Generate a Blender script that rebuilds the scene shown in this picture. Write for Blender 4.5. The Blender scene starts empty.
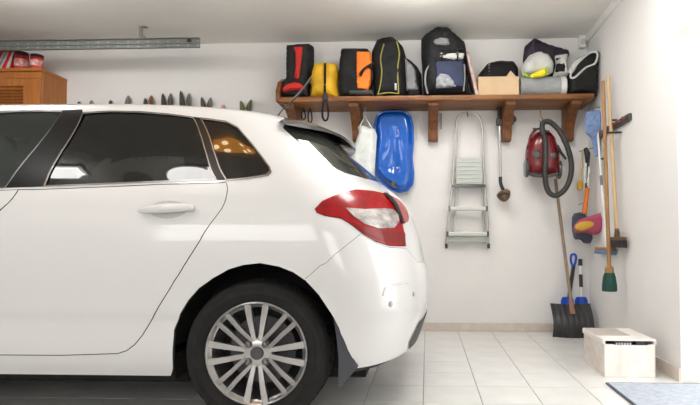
import bpy, bmesh, math, random
import numpy as np
from mathutils import Vector, Matrix
from mathutils.bvhtree import BVHTree
from mathutils import noise as mnoise
from mathutils.geometry import delaunay_2d_cdt

random.seed(7)
scene = bpy.context.scene
COL = scene.collection

# ------------------------------------------------------------------ camera
F_PX, PPX, PPY = 520.0, 406.0, 227.0          # focal length and principal point in 700x405 pixels
YAW, PITCH = math.radians(2.3), math.radians(1.55)
CAM = Vector((0.0, 0.0, 0.81))
cam_d = bpy.data.cameras.new('camera')
cam = bpy.data.objects.new('camera', cam_d)
COL.objects.link(cam)
cam.location = CAM
cam.rotation_euler = (math.pi / 2 + PITCH, 0.0, YAW)
cam_d.sensor_width = 36.0
cam_d.lens = 36.0 * F_PX / 700.0
cam_d.shift_x = -(PPX - 350.0) / 700.0
cam_d.shift_y = (PPY - 202.5) / 700.0
cam_d.clip_start = 0.05
scene.camera = cam
CAM_ROT = cam.rotation_euler.to_matrix()

# ------------------------------------------------------------------ world, lights, exposure
world = bpy.data.worlds.new('world')
scene.world = world
world.use_nodes = True
bg = world.node_tree.nodes['Background']
bg.inputs['Color'].default_value = (1.0, 0.985, 0.965, 1.0)
bg.inputs['Strength'].default_value = 2.9

def area_light(name, loc, rot, sx, sy, power, col=(1, 1, 1)):
    d = bpy.data.lights.new(name, 'AREA')
    d.shape = 'RECTANGLE'; d.size = sx; d.size_y = sy; d.energy = power; d.color = col
    o = bpy.data.objects.new(name, d); COL.objects.link(o)
    o.location = loc; o.rotation_euler = rot
    return o

# fill lights added behind the photographer, set in invented, unseen window openings
area_light('window_fill', (-2.3, -1.99, 1.65), (math.radians(90), 0, 0), 2.2, 1.25, 6, (1.0, 0.98, 0.95))
area_light('window_fill', (0.35, -1.99, 1.65), (math.radians(90), 0, 0), 1.3, 1.25, 4, (1.0, 0.98, 0.95))

vs = scene.view_settings
vs.view_transform = 'Standard'
vs.look = 'None'
vs.exposure = 0.25
vs.gamma = 1.0
vs.use_curve_mapping = False

# ------------------------------------------------------------------ pixel to place
def ray(px, py):
    return CAM_ROT @ Vector(((px - PPX) / F_PX, -(py - PPY) / F_PX, -1.0))
def at(px, py, Y):
    d = ray(px, py); return CAM + d * ((Y - CAM.y) / d.y)
def at_x(px, py, X):
    d = ray(px, py); return CAM + d * ((X - CAM.x) / d.x)
def at_z(px, py, Z):
    d = ray(px, py); return CAM + d * ((Z - CAM.z) / d.z)
def zp(pts, ox, oy, s):
    return [(ox + x / s, oy + y / s) for x, y in pts]

# ------------------------------------------------------------------ materials
MATS = {}
def mat(name, col, rough=0.6, metal=0.0, var=0.06, scale=8.0, bump=0.0, bscale=60.0, coat=0.0,
        trans=0.0, alpha=1.0, spec=0.5, col2=None, stretch=None, emit=0.0):
    if name in MATS: return MATS[name]
    m = bpy.data.materials.new(name); m.use_nodes = True
    nt = m.node_tree; n = nt.nodes; l = nt.links
    p = n['Principled BSDF']
    tc = n.new('ShaderNodeTexCoord'); mp = n.new('ShaderNodeMapping')
    l.new(tc.outputs['Object'], mp.inputs['Vector'])
    if stretch: mp.inputs['Scale'].default_value = stretch
    nz = n.new('ShaderNodeTexNoise'); nz.inputs['Scale'].default_value = scale
    nz.inputs['Detail'].default_value = 4.0
    l.new(mp.outputs['Vector'], nz.inputs['Vector'])
    rp = n.new('ShaderNodeValToRGB')
    a = col; b = col2 if col2 else tuple(max(0.0, c * (1 - 2 * var)) for c in col)
    a = tuple(min(1.0, c * (1 + (var if not col2 else 0))) for c in a)
    rp.color_ramp.elements[0].position = 0.3; rp.color_ramp.elements[1].position = 0.7
    rp.color_ramp.elements[0].color = (*b, 1); rp.color_ramp.elements[1].color = (*a, 1)
    l.new(nz.outputs['Fac'], rp.inputs['Fac'])
    l.new(rp.outputs['Color'], p.inputs['Base Color'])
    p.inputs['Roughness'].default_value = rough
    p.inputs['Metallic'].default_value = metal
    p.inputs['Coat Weight'].default_value = coat
    p.inputs['Coat Roughness'].default_value = 0.04
    p.inputs['Specular IOR Level'].default_value = spec
    p.inputs['Transmission Weight'].default_value = trans
    p.inputs['Alpha'].default_value = alpha
    if emit:
        p.inputs['Emission Color'].default_value = (*col, 1); p.inputs['Emission Strength'].default_value = emit
    if bump:
        nb = n.new('ShaderNodeTexNoise'); nb.inputs['Scale'].default_value = bscale; nb.inputs['Detail'].default_value = 3
        l.new(mp.outputs['Vector'], nb.inputs['Vector'])
        bn = n.new('ShaderNodeBump'); bn.inputs['Strength'].default_value = bump; bn.inputs['Distance'].default_value = 0.01
        l.new(nb.outputs['Fac'], bn.inputs['Height']); l.new(bn.outputs['Normal'], p.inputs['Normal'])
    MATS[name] = m
    return m

def tinted_glass(name, col, through, spec_rough=0.02, body=(0.005, 0.005, 0.0045)):
    m = bpy.data.materials.new(name); m.use_nodes = True
    nt = m.node_tree; n = nt.nodes; l = nt.links
    n.remove(n['Principled BSDF']); out = n['Material Output']
    tr = n.new('ShaderNodeBsdfTransparent'); tr.inputs['Color'].default_value = (*col, 1)
    df = n.new('ShaderNodeBsdfDiffuse'); df.inputs['Color'].default_value = (*body, 1)
    gl = n.new('ShaderNodeBsdfGlossy'); gl.inputs['Roughness'].default_value = spec_rough
    fr = n.new('ShaderNodeFresnel'); fr.inputs['IOR'].default_value = 1.5
    mx = n.new('ShaderNodeMixShader'); mx.inputs[0].default_value = through
    l.new(df.outputs[0], mx.inputs[1]); l.new(tr.outputs[0], mx.inputs[2])
    mx2 = n.new('ShaderNodeMixShader'); l.new(fr.outputs[0], mx2.inputs[0])
    l.new(mx.outputs[0], mx2.inputs[1]); l.new(gl.outputs[0], mx2.inputs[2])
    l.new(mx2.outputs[0], out.inputs['Surface'])
    return m

M_WALL = mat('wall_plaster', (0.785, 0.77, 0.75), 0.9, var=0.02, scale=1.5, bump=0.12, bscale=35)
M_CEIL = mat('ceiling_plaster', (0.90, 0.88, 0.83), 0.9, var=0.02, scale=1.2, bump=0.1, bscale=30)
M_TILE = mat('floor_tile', (0.74, 0.735, 0.71), 0.22, var=0.03, scale=5, bump=0.02, bscale=14)
M_GROUT = mat('grout', (0.30, 0.30, 0.29), 0.9)
M_SKIRT = mat('skirting_tile', (0.66, 0.58, 0.51), 0.35, var=0.05, scale=10)
M_PAINT = mat('white_car_paint', (0.78, 0.78, 0.785), 0.28, var=0.0, coat=1.0)
M_BLACK = mat('black_plastic', (0.018, 0.018, 0.019), 0.45)
M_BLACKGLOSS = mat('gloss_black', (0.010, 0.009, 0.009), 0.3, spec=.2)
M_RUBBER = mat('tyre_rubber', (0.017, 0.016, 0.016), 0.75, spec=.3, var=0.15, scale=20, bump=0.1)
M_LINING = mat('dark_lining', (0.014, 0.014, 0.014), 0.9)
M_HEADLINER = mat('headliner', (0.035, 0.036, 0.034), 0.9)
M_CHROME = mat('brushed_chrome', (0.20, 0.18, 0.17), 0.3, metal=1.0, var=0.02)
M_ALLOY = mat('alloy', (0.52, 0.51, 0.51), 0.3, metal=0.85, var=0.03)
M_DARKALLOY = mat('dark_alloy', (0.36, 0.35, 0.35), 0.35, metal=0.8)
M_GREYPL = mat('grey_plastic', (0.055, 0.057, 0.055), 0.22, coat=.5)
M_FLAP = mat('flap_plastic', (0.065, 0.07, 0.085), 0.5)
M_REDLENS = mat('red_lens', (0.36, 0.002, 0.006), 0.2, coat=.25, spec=.3, var=0.15, scale=25)
M_CLEARLENS = mat('clear_lens', (0.62, 0.58, 0.57), 0.15, metal=0.3, var=0.3, scale=14, coat=1.0, stretch=(1, 1, 2))
M_GLASS_DARK = tinted_glass('privacy_glass', (0.30, 0.29, 0.27), 0.22)
M_GLASS = tinted_glass('window_glass', (0.70, 0.77, 0.72), 0.8, .02, (0.09, 0.11, 0.10))  # pale diffuse body stands in for reflections on the front glass
M_GLASS_REAR = tinted_glass('rear_glass', (0.40, 0.42, 0.38), 0.35, .02, (0.07, 0.072, 0.062))
M_SEAT = mat('seat_fabric', (0.10, 0.10, 0.105), 0.9, bump=0.3)
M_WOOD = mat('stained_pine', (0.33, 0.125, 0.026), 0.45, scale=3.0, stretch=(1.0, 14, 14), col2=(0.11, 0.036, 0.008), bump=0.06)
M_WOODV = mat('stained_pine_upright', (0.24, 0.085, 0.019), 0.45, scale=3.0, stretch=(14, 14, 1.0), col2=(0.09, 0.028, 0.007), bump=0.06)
M_CABWOOD = mat('varnished_cabinet_wood', (0.46, 0.165, 0.03), 0.4, scale=3.0, stretch=(14, 14, 1.0), col2=(0.32, 0.105, 0.02), bump=0.05)
M_GALV = mat('galvanised_steel', (0.20, 0.21, 0.195), 0.5, metal=0.3, var=0.06)
M_ALU = mat('ladder_aluminium', (0.54, 0.54, 0.50), 0.4, metal=0.55, var=0.03)
M_ALUTREAD = mat('ladder_tread', (0.44, 0.47, 0.44), 0.45, metal=0.35, var=0.05, stretch=(1, 1, 40))
M_BLUESLED = mat('blue_sled_plastic', (0.004, 0.115, 0.54), 0.12, coat=0.5, var=0.04)
M_WHITEPL = mat('white_plastic', (0.80, 0.80, 0.78), 0.4)
M_FILM = mat('white_plastic_film', (0.72, 0.76, 0.73), 0.35, var=0.06, scale=12, bump=0.5, bscale=18)
M_CLOTHBLK = mat('black_nylon', (0.008, 0.008, 0.009), 0.7, bump=0.9, bscale=22, var=0.3, spec=.3)
M_CLOTHCHAR = mat('charcoal_nylon', (0.02, 0.02, 0.019), 0.75, bump=0.9, bscale=22, var=0.25, spec=.3)
M_RED = mat('red_nylon', (0.58, 0.018, 0.012), 0.6, bump=0.4, bscale=30, var=0.15)
M_YELLOW = mat('yellow_nylon', (0.66, 0.37, 0.008), 0.6, bump=0.6, bscale=25, var=0.15)
M_ORANGE = mat('orange_nylon', (0.88, 0.19, 0.006), 0.6, bump=0.4, bscale=25, var=0.1)
M_PIPING = mat('olive_yellow_piping', (0.30, 0.28, 0.05), 0.6)
M_GREYNYL = mat('grey_nylon', (0.22, 0.22, 0.225), 0.7, bump=0.4, bscale=40, var=0.15)
M_BLUENYL = mat('navy_nylon', (0.012, 0.02, 0.065), 0.65, bump=0.4, bscale=40, var=0.2)
M_PURPLE = mat('dark_purple_nylon', (0.018, 0.010, 0.024), 0.6, bump=0.6, bscale=18, var=0.3)
M_LIGHTGREY = mat('light_grey_fabric', (0.60, 0.60, 0.575), 0.7, bump=0.4, bscale=25, var=0.1)
M_LIME = mat('lime_trim', (0.42, 0.62, 0.03), 0.6)
M_BRIGHTYEL = mat('bright_yellow_print', (0.90, 0.72, 0.01), 0.5)
M_FOAM = mat('grey_foam_mat', (0.33, 0.345, 0.345), 0.9, bump=0.5, bscale=70, var=0.1)
M_CARD = mat('cardboard', (0.62, 0.44, 0.27), 0.85, var=0.05)
M_STRIPEMAT = mat('pinkish_white_card', (0.78, 0.68, 0.64), 0.7, var=0.1, scale=18, col2=(0.55, 0.25, 0.2))
M_VACRED = mat('vacuum_red', (0.15, 0.003, 0.007), 0.25, coat=0.4, var=0.08)
M_HOSE = mat('hose_grey', (0.03, 0.03, 0.028), 0.55)
M_BROWNPL = mat('brown_plastic', (0.15, 0.085, 0.04), 0.5, var=0.3, scale=30)
M_TUBE = mat('steel_tube', (0.50, 0.50, 0.50), 0.3, metal=0.8)
M_STICK = mat('brown_broom_stick', (0.36, 0.185, 0.065), 0.55, stretch=(14, 14, 1), scale=4, var=0.12)
M_PALESTICK = mat('pale_broom_stick', (0.66, 0.47, 0.25), 0.55, stretch=(14, 14, 1), scale=4, var=0.06)
M_OLDSTICK = mat('weathered_stick', (0.30, 0.22, 0.15), 0.7, stretch=(14, 14, 1), scale=4, var=0.12)
M_GREENBR = mat('green_bristle', (0.010, 0.060, 0.045), 0.8, bump=0.8, bscale=120, var=0.3, stretch=(1, 1, 0.1))
M_BLKBR = mat('dark_bristle', (0.03, 0.028, 0.03), 0.8, bump=0.8, bscale=120, var=0.3)
M_BLUECLOTH = mat('blue_cloth', (0.20, 0.29, 0.50), 0.9, bump=0.4, bscale=60, var=0.1)
M_MOPBLUE = mat('mop_blue_grey', (0.13, 0.22, 0.34), 0.8, bump=0.6, bscale=80)
M_GRIPORANGE = mat('orange_grip', (0.74, 0.17, 0.01), 0.5)
M_PINK = mat('pink_plastic', (0.38, 0.06, 0.12), 0.5)
M_PANYEL = mat('yellow_plastic', (0.62, 0.36, 0.03), 0.5)
M_DUSKBLUE = mat('slate_plastic', (0.055, 0.065, 0.10), 0.5)
M_SHOVELBLUE = mat('shovel_blue', (0.012, 0.075, 0.52), 0.35)
M_SHOVELBLK = mat('shovel_black', (0.028, 0.028, 0.03), 0.45)
M_BOXPRINT = mat('marbled_box_card', (0.80, 0.75, 0.70), 0.7, scale=9, col2=(0.68, 0.60, 0.53), stretch=(1, 1, 2.5))
M_BOXFRONT = mat('marbled_box_front', (0.86, 0.82, 0.78), 0.7, scale=9, col2=(0.78, 0.71, 0.65))
M_MAT = mat('grey_door_mat', (0.50, 0.54, 0.60), 0.95, scale=70, col2=(0.34, 0.38, 0.45), bump=0.6, bscale=120, stretch=(0.4, 1, 1))
M_MATEDGE = mat('dark_mat_edge', (0.08, 0.09, 0.12), 0.8)
M_CANRED = mat('can_red', (0.55, 0.012, 0.016), 0.3)
M_CANPRINT = mat('can_print', (0.72, 0.62, 0.58), 0.4, scale=30, col2=(0.5, 0.05, 0.05))
M_SHOEGREY = mat('shoe_grey', (0.17, 0.17, 0.16), 0.7, var=0.2)
M_SHOEDARK = mat('shoe_dark', (0.045, 0.045, 0.04), 0.6, var=0.2)
M_SHOEBROWN = mat('shoe_brown', (0.30, 0.12, 0.03), 0.6, var=0.2)
M_SHOEPINK = mat('shoe_pink', (0.62, 0.25, 0.26), 0.6)
M_SHOEGREEN = mat('shoe_olive', (0.13, 0.14, 0.05), 0.6, var=0.2)
M_SOLE = mat('shoe_sole', (0.38, 0.37, 0.34), 0.8)
M_OUT = mat('outdoor_paving', (0.78, 0.77, 0.74), 0.9, var=0.04)
M_LAMP = mat('lamp_diffuser', (1.0, 0.985, 0.965), 0.5, var=0.0, emit=18.0)

# ------------------------------------------------------------------ mesh helpers
ORIG = {}
class B:
    """Collects geometry in world coordinates and links it as one mesh object."""
    def __init__(self): self.v = []; self.f = []
    def add(self, vs_, fs_):
        o = len(self.v); self.v += [Vector(p) for p in vs_]; self.f += [tuple(i + o for i in f) for f in fs_]
        return self
    def box(self, x0, x1, y0, y1, z0, z1):
        return self.add([(x0,y0,z0),(x1,y0,z0),(x1,y1,z0),(x0,y1,z0),(x0,y0,z1),(x1,y0,z1),(x1,y1,z1),(x0,y1,z1)],
                        [(0,3,2,1),(4,5,6,7),(0,1,5,4),(1,2,6,5),(2,3,7,6),(3,0,4,7)])
    def bar(self, a, b, w, d, up=(0, 0, 1)):
        """rectangular bar from a to b, width w (sideways), depth d (along up)"""
        a = Vector(a); b = Vector(b); t = (b - a).normalized(); u = Vector(up)
        s = t.cross(u)
        if s.length < 1e-5: s = t.cross(Vector((1, 0, 0)))
        s.normalize(); u = s.cross(t).normalized()
        p = []
        for c in (a, b):
            for i, j in ((-1,-1),(1,-1),(1,1),(-1,1)): p.append(c + s * (i * w / 2) + u * (j * d / 2))
        return self.add(p, [(3,2,1,0),(4,5,6,7),(0,1,5,4),(1,2,6,5),(2,3,7,6),(3,0,4,7)])
    def tube(self, pts, r, n=8, closed=False, caps=True):
        pts = [Vector(p) for p in pts]; N = len(pts)
        rs = r if isinstance(r, (list, tuple)) else [r] * N
        t0 = None; vv = []; ff = []
        for i, p in enumerate(pts):
            if closed: t = pts[(i + 1) % N] - pts[i - 1]
            else: t = pts[min(i + 1, N - 1)] - pts[max(i - 1, 0)]
            t.normalize()
            if t0 is None:
                nrm = t.cross(Vector((0.13, 0.21, 1))).normalized()
            else:
                nrm = (nrm - t * nrm.dot(t)).normalized()
            t0 = t; bn = t.cross(nrm)
            for k in range(n):
                a = 2 * math.pi * k / n
                vv.append(p + (nrm * math.cos(a) + bn * math.sin(a)) * rs[i])
        for i in range(N if closed else N - 1):
            j = (i + 1) % N
            for k in range(n):
                k2 = (k + 1) % n
                ff.append((i * n + k, i * n + k2, j * n + k2, j * n + k))
        if caps and not closed:
            ff.append(tuple(range(n - 1, -1, -1))); ff.append(tuple((N - 1) * n + k for k in range(n)))
        return self.add(vv, ff)
    def lathe(self, c, axis, prof, n=24, closed=False):
        """prof: (r, h) pairs along axis from c"""
        c = Vector(c); ax = Vector(axis).normalized()
        u = ax.orthogonal().normalized(); w = ax.cross(u)
        vv = []; ff = []; N = len(prof)
        for r, h in prof:
            for k in range(n):
                a = 2 * math.pi * k / n
                vv.append(c + ax * h + (u * math.cos(a) + w * math.sin(a)) * max(r, 1e-5))
        for i in range(N if closed else N - 1):
            j = (i + 1) % N
            for k in range(n):
                k2 = (k + 1) % n
                ff.append((i * n + k, i * n + k2, j * n + k2, j * n + k))
        if not closed:
            ff.append(tuple(range(n - 1, -1, -1))); ff.append(tuple((N - 1) * n + k for k in range(n)))
        return self.add(vv, ff)
    def prism(self, poly, ext):
        """closed polygon of 3D points extruded along ext"""
        poly = [Vector(p) for p in poly]; e = Vector(ext); n = len(poly)
        return self.add(poly + [p + e for p in poly],
                        [tuple(range(n - 1, -1, -1)), tuple(range(n, 2 * n))] +
                        [(i, (i + 1) % n, (i + 1) % n + n, i + n) for i in range(n)])
    def blob(self, c, size, e1=0.5, e2=0.5, nu=20, nv=12, fn=None):
        """superellipsoid of full size (sx, sy, sz); fn reshapes the unit point"""
        c = Vector(c); sx, sy, sz = (s / 2 for s in size)
        sg = lambda x, e: math.copysign(abs(x) ** e, x)
        vv = []; ff = []
        for i in range(nv + 1):
            la = -math.pi / 2 + math.pi * i / nv
            for k in range(nu):
                lo = 2 * math.pi * k / nu
                p = [sg(math.cos(la), e1) * sg(math.cos(lo), e2), sg(math.cos(la), e1) * sg(math.sin(lo), e2), sg(math.sin(la), e1)]
                if fn: p = fn(*p)
                vv.append(c + Vector((p[0] * sx, p[1] * sy, p[2] * sz)))
        for i in range(nv):
            for k in range(nu):
                k2 = (k + 1) % nu
                ff.append((i * nu + k, i * nu + k2, (i + 1) * nu + k2, (i + 1) * nu + k))
        return self.add(vv, ff)
    def inflate(self, poly, depth, r, step=0.02, axis='y', c=0.0, flatback=False, wob=0.0, wr=0.0):
        """soft body: polygon of (a, z) points swollen to a real thickness along axis about plane c"""
        pts, tris, dist = fill(poly, step)
        n = len(pts); vv = []
        rnd = [random.uniform(-1, 1) * wob for _ in pts]
        for sgn in (-1, 1):
            for i, (a, z) in enumerate(pts):
                d = dist[i]; q = min(d / r, 1.0)
                h = depth / 2 * math.sqrt(max(0.0, 1 - (1 - q) ** 2))
                if d > 1e-6:
                    h += rnd[i] * q
                    if wr: h += wr * q * (mnoise.noise((a * 11, z * 7, c * 5 + sgn)) + .5 * mnoise.noise((a * 26, z * 16, sgn * 3)))
                if flatback and sgn > 0: h = 0
                off = c + sgn * h
                vv.append((a, off, z) if axis == 'y' else (off, a, z))
        ff = []
        for t in tris:
            ff.append(tuple(t)); ff.append((t[2] + n, t[1] + n, t[0] + n))
        self.add(vv, ff)
        return self
    def build(self, name, material, parent=None, smooth=True, bevel=0.0, origin=None, angle=40, label=None, merge=True):
        o_ = ORIG.get(parent.name) if parent else (Vector(origin) if origin else None)
        if o_ is None:
            zs = min(p.z for p in self.v)
            o_ = Vector((sum(p.x for p in self.v) / len(self.v), sum(p.y for p in self.v) / len(self.v), zs))
        me = bpy.data.meshes.new(name)
        me.from_pydata([tuple(p - o_) for p in self.v], [], self.f)
        bm = bmesh.new(); bm.from_mesh(me)
        if merge: bmesh.ops.remove_doubles(bm, verts=bm.verts, dist=1e-5)
        bmesh.ops.recalc_face_normals(bm, faces=bm.faces)
        if bevel:
            es = [e for e in bm.edges if len(e.link_faces) == 2 and e.calc_face_angle(0) > 0.6]
            bmesh.ops.bevel(bm, geom=es, offset=bevel, segments=2, profile=0.5, affect='EDGES', clamp_overlap=True)
        for f in bm.faces: f.smooth = smooth
        bm.to_mesh(me); bm.free()
        if smooth:
            try: me.set_sharp_from_angle(angle=math.radians(angle))
            except Exception: pass
        me.materials.append(material)
        o = bpy.data.objects.new(name, me); COL.objects.link(o)
        if parent: o.parent = parent; ORIG[o.name] = o_
        else: o.location = o_; ORIG[o.name] = o_
        if label: o['label'] = label
        return o

def pip(x, y, poly):
    ins = False; j = len(poly) - 1
    for i in range(len(poly)):
        xi, yi = poly[i]; xj, yj = poly[j]
        if (yi > y) != (yj > y) and x < (xj - xi) * (y - yi) / (yj - yi) + xi: ins = not ins
        j = i
    return ins
def edge_dist(P, poly):
    P = np.asarray(P, float); A = np.asarray(poly, float); Bq = np.roll(A, -1, axis=0)
    best = np.full(len(P), 1e9)
    for a, b in zip(A, Bq):
        ab = b - a; L = (ab ** 2).sum()
        if L < 1e-14: continue
        t = np.clip(((P - a) @ ab) / L, 0, 1)
        best = np.minimum(best, np.linalg.norm(P - (a + t[:, None] * ab), axis=1))
    return best
def densify(poly, step, closed=True):
    out = []; n = len(poly)
    for i in range(n if closed else n - 1):
        a = poly[i]; b = poly[(i + 1) % n]
        k = max(1, int(math.hypot(b[0] - a[0], b[1] - a[1]) / step + 0.5))
        out += [(a[0] + (b[0] - a[0]) * j / k, a[1] + (b[1] - a[1]) * j / k) for j in range(k)]
    if not closed: out.append(tuple(poly[-1]))
    return out
def smooth_poly(poly, it=2):
    for _ in range(it):
        q = []
        for i in range(len(poly)):
            a = poly[i]; b = poly[(i + 1) % len(poly)]
            q += [(a[0] * .75 + b[0] * .25, a[1] * .75 + b[1] * .25), (a[0] * .25 + b[0] * .75, a[1] * .25 + b[1] * .75)]
        poly = q
    return poly
def fill(poly, step, holes=(), gridpts=None):
    """triangulated polygon with interior points; returns points, triangles, distance to the outline"""
    loops = [densify(poly, step)] + [densify(h, step) for h in holes]
    pts = []; edges = []
    for lp in loops:
        o = len(pts); pts += lp
        edges += [(o + i, o + (i + 1) % len(lp)) for i in range(len(lp))]
    xs = [p[0] for p in poly]; ys = [p[1] for p in poly]
    if gridpts is None:
        nx = int((max(xs) - min(xs)) / step) + 1; ny = int((max(ys) - min(ys)) / step) + 1
        gridpts = [(min(xs) + (i + 0.5 * (j % 2)) * step, min(ys) + j * step) for i in range(nx + 1) for j in range(ny + 1)]
    g = np.array(gridpts)
    allp = np.array(pts)
    d = edge_dist(g, loops[0])
    for h in loops[1:]: d = np.minimum(d, edge_dist(g, h))
    for (x, y), dd in zip(gridpts, d):
        if dd > step * 0.45 and pip(x, y, poly) and not any(pip(x, y, h) for h in holes): pts.append((x, y))
    res = delaunay_2d_cdt([Vector(p) for p in pts], edges, [], 0, 1e-7)
    V = [(v.x, v.y) for v in res[0]]; T = []
    for f in res[2]:
        cx = sum(V[i][0] for i in f) / len(f); cy = sum(V[i][1] for i in f) / len(f)
        if pip(cx, cy, poly) and not any(pip(cx, cy, h) for h in holes):
            for k in range(1, len(f) - 1): T.append((f[0], f[k], f[k + 1]))
    D = edge_dist(V, loops[0]) if V else []
    return V, T, list(D)

def thing(name, label, cat, loc, group=None):
    o = bpy.data.objects.new(name, None); COL.objects.link(o)
    o.empty_display_size = 0.1; o.location = loc
    o['label'] = label; o['category'] = cat
    if group: o['group'] = group
    ORIG[o.name] = Vector(loc)
    return o
def tag(o, label, cat, group=None):
    o['label'] = label; o['category'] = cat
    if group: o['group'] = group
    return o
def struct(o):
    o['kind'] = 'structure'; return o
def bez(pts, n=8, closed=False):
    """Catmull-Rom through pts"""
    P = [Vector(p) for p in pts]; N = len(P); out = []
    for i in range(N if closed else N - 1):
        p0 = P[i - 1] if (closed or i > 0) else P[0]; p1 = P[i]; p2 = P[(i + 1) % N]
        p3 = P[(i + 2) % N] if (closed or i + 2 < N) else P[-1]
        for k in range(n):
            t = k / n
            out.append(0.5 * ((2 * p1) + (p2 - p0) * t + (2 * p0 - 5 * p1 + 4 * p2 - p3) * t * t + (-p0 + 3 * p1 - 3 * p2 + p3) * t ** 3))
    if not closed: out.append(P[-1])
    return out

# ================================================================== THE ROOM
XR, YB, ZC = 1.458, 4.73, 2.652           # right wall, back wall, ceiling
XL, YF = -5.3, -1.9                      # left wall, front wall (behind the photographer)
DY0, DY1, DZ = 2.08, 3.07, 2.015          # doorway in the right wall

floor = struct(B().box(XL, XR + .25, YF, YB, -0.10, -0.004).build('floor', M_GROUT, smooth=False, origin=(0, 0, 0)))
TS = 0.297
tile_me = None
tile_bm = B().box(-TS/2 + .002, TS/2 - .002, -TS/2 + .002, TS/2 - .002, -0.009, 0.0)
ncol = 0
x_line = -0.02
ys0 = YB - 0.012
for j in range(15):
    for i in range(-15, 5):
        x0 = x_line + i * TS; x1 = x0 + TS
        if x0 < -4.2 or x1 > XR + .03: continue
        cx, cy = (x0 + x1) / 2, ys0 - (j + .5) * TS
        if tile_me is None:
            t = tile_bm.build('floor_tile', M_TILE, smooth=False, bevel=0.0015, origin=(0, 0, 0))
            t.parent = floor; tile_me = t.data
        else:
            t = bpy.data.objects.new('floor_tile', tile_me); COL.objects.link(t); t.parent = floor
        t.location = (cx, cy, random.uniform(-0.0004, 0.0004))
wall_back = struct(B().box(XL, XR + .2, YB, YB + .2, -.1, ZC + .1).build('wall_back', M_WALL, smooth=False, origin=(0, YB, 0)))
wr = B().box(XR, XR + .2, DY1, YB, -.1, ZC + .1).box(XR, XR + .2, YF, DY0, -.1, ZC + .1).box(XR, XR + .2, DY0, DY1, DZ, ZC + .1)
struct(wr.build('wall_right', M_WALL, smooth=False, origin=(XR, 3, 0)))
struct(B().box(XL - .2, XL, YF, YB + .2, -.1, ZC + .1).build('wall_left', M_WALL, smooth=False, origin=(XL, 0, 0)))
wf = B()
for (a, b, c, d) in ((XL, XR + .2, -.1, 1.0), (XL, XR + .2, 2.3, ZC + .1), (XL, -3.45, 1.0, 2.3), (-1.15, -.35, 1.0, 2.3), (1.05, XR + .2, 1.0, 2.3)):
    wf.box(a, b, YF - .2, YF, c, d)
struct(wf.build('wall_front', M_WALL, smooth=False, origin=(0, YF, 0)))
struct(B().box(XL - .2, XR + .2, YF - .2, YB + .2, ZC, ZC + .15).build('ceiling', M_CEIL, smooth=False, origin=(0, 0, ZC)))
struct(B().box(XL, XR, YB - .012, YB, 0, .075).build('baseboard_back', M_SKIRT, smooth=False, bevel=.002))
struct(B().box(XR - .012, XR, DY1, YB - .012, 0, .08).build('baseboard_right', M_SKIRT, smooth=False, bevel=.002))
struct(B().prism([(XR, YB, ZC), (XR, YB, ZC - .045), (XR - .008, YB, ZC - .045), (XR - .03, YB, ZC - .012), (XR - .03, YB, ZC)],
                 (0, YF - YB, 0)).build('trim_1', M_WALL, smooth=False))
struct(B().box(XR + .25, 9, -3, 9, -.12, -.02).build('ground_outside', M_OUT, smooth=False))

# ceiling lamps out over the open floor and the car
def panel_lamp(lx, ly, sx, sy, lab):
    t = thing('ceiling_lamp', lab, 'ceiling lamp', (lx, ly, ZC - .13))
    fr = B(); a, b, w = sx / 2, sy / 2, .03
    for (x0, x1, y0, y1) in ((-a - w, a + w, -b - w, -b), (-a - w, a + w, b, b + w), (-a - w, -a, -b, b), (a, a + w, -b, b)):
        fr.box(lx + x0, lx + x1, ly + y0, ly + y1, ZC - .03, ZC)
    fr.build('lamp_frame', M_WHITEPL, t, smooth=False)
    B().box(lx - a, lx + a, ly - b, ly + b, ZC - .13, ZC - .01).build('diffuser', M_LAMP, t, smooth=False, bevel=.01)
panel_lamp(.58, 2.62, .5, .5, 'square white ceiling lamp beside the doorway')
panel_lamp(-.12, 3.5, .5, .26, 'oblong white ceiling lamp near the back shelf')
panel_lamp(-2.92, 1.30, .26, .16, 'small oblong white ceiling lamp at the far end of the car')
panel_lamp(-3.0, 3.3, .5, .26, 'oblong white fill lamp added above the car roof')  # added lamp, out of view, brightens the walls at the left
t = thing('ceiling_lamp', 'round opal dome ceiling lamp above the floor beside the car', 'ceiling lamp', (-1.9, 1.16, ZC - .12))
B().lathe((-1.9, 1.16, ZC), (0, 0, -1), [(.24, 0), (.24, .02), (.225, .022)], 32).build('lamp_base', M_WHITEPL, t)
B().lathe((-1.9, 1.16, ZC - .02), (0, 0, -1), [(.22, 0), (.21, .03), (.17, .07), (.10, .095), (.0, .10)], 32).build('diffuser', M_LAMP, t)
t = thing('ceiling_lamp', 'oval amber glass ceiling lamp with a ring of bulbs', 'ceiling lamp', (-1.42, 1.76, ZC - .07))
M_AMBER = mat('amber_glass', (1.0, .42, .08), .4, var=0, emit=5.0)
M_BULB = mat('warm_bulb', (1.0, .80, .48), .4, var=0, emit=16.0)
B().blob((-1.42, 1.72, ZC - .03), (.46, .20, .06), .6, 1.0, 28, 8).build('amber_plate', M_AMBER, t)
for k in range(6):
    a = k * math.pi / 3
    B().blob((-1.42 + .16 * math.cos(a), 1.72 + .06 * math.sin(a), ZC - .06), (.05, .05, .05), 1, 1, 12, 8).build('bulb', M_BULB, t)

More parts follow.
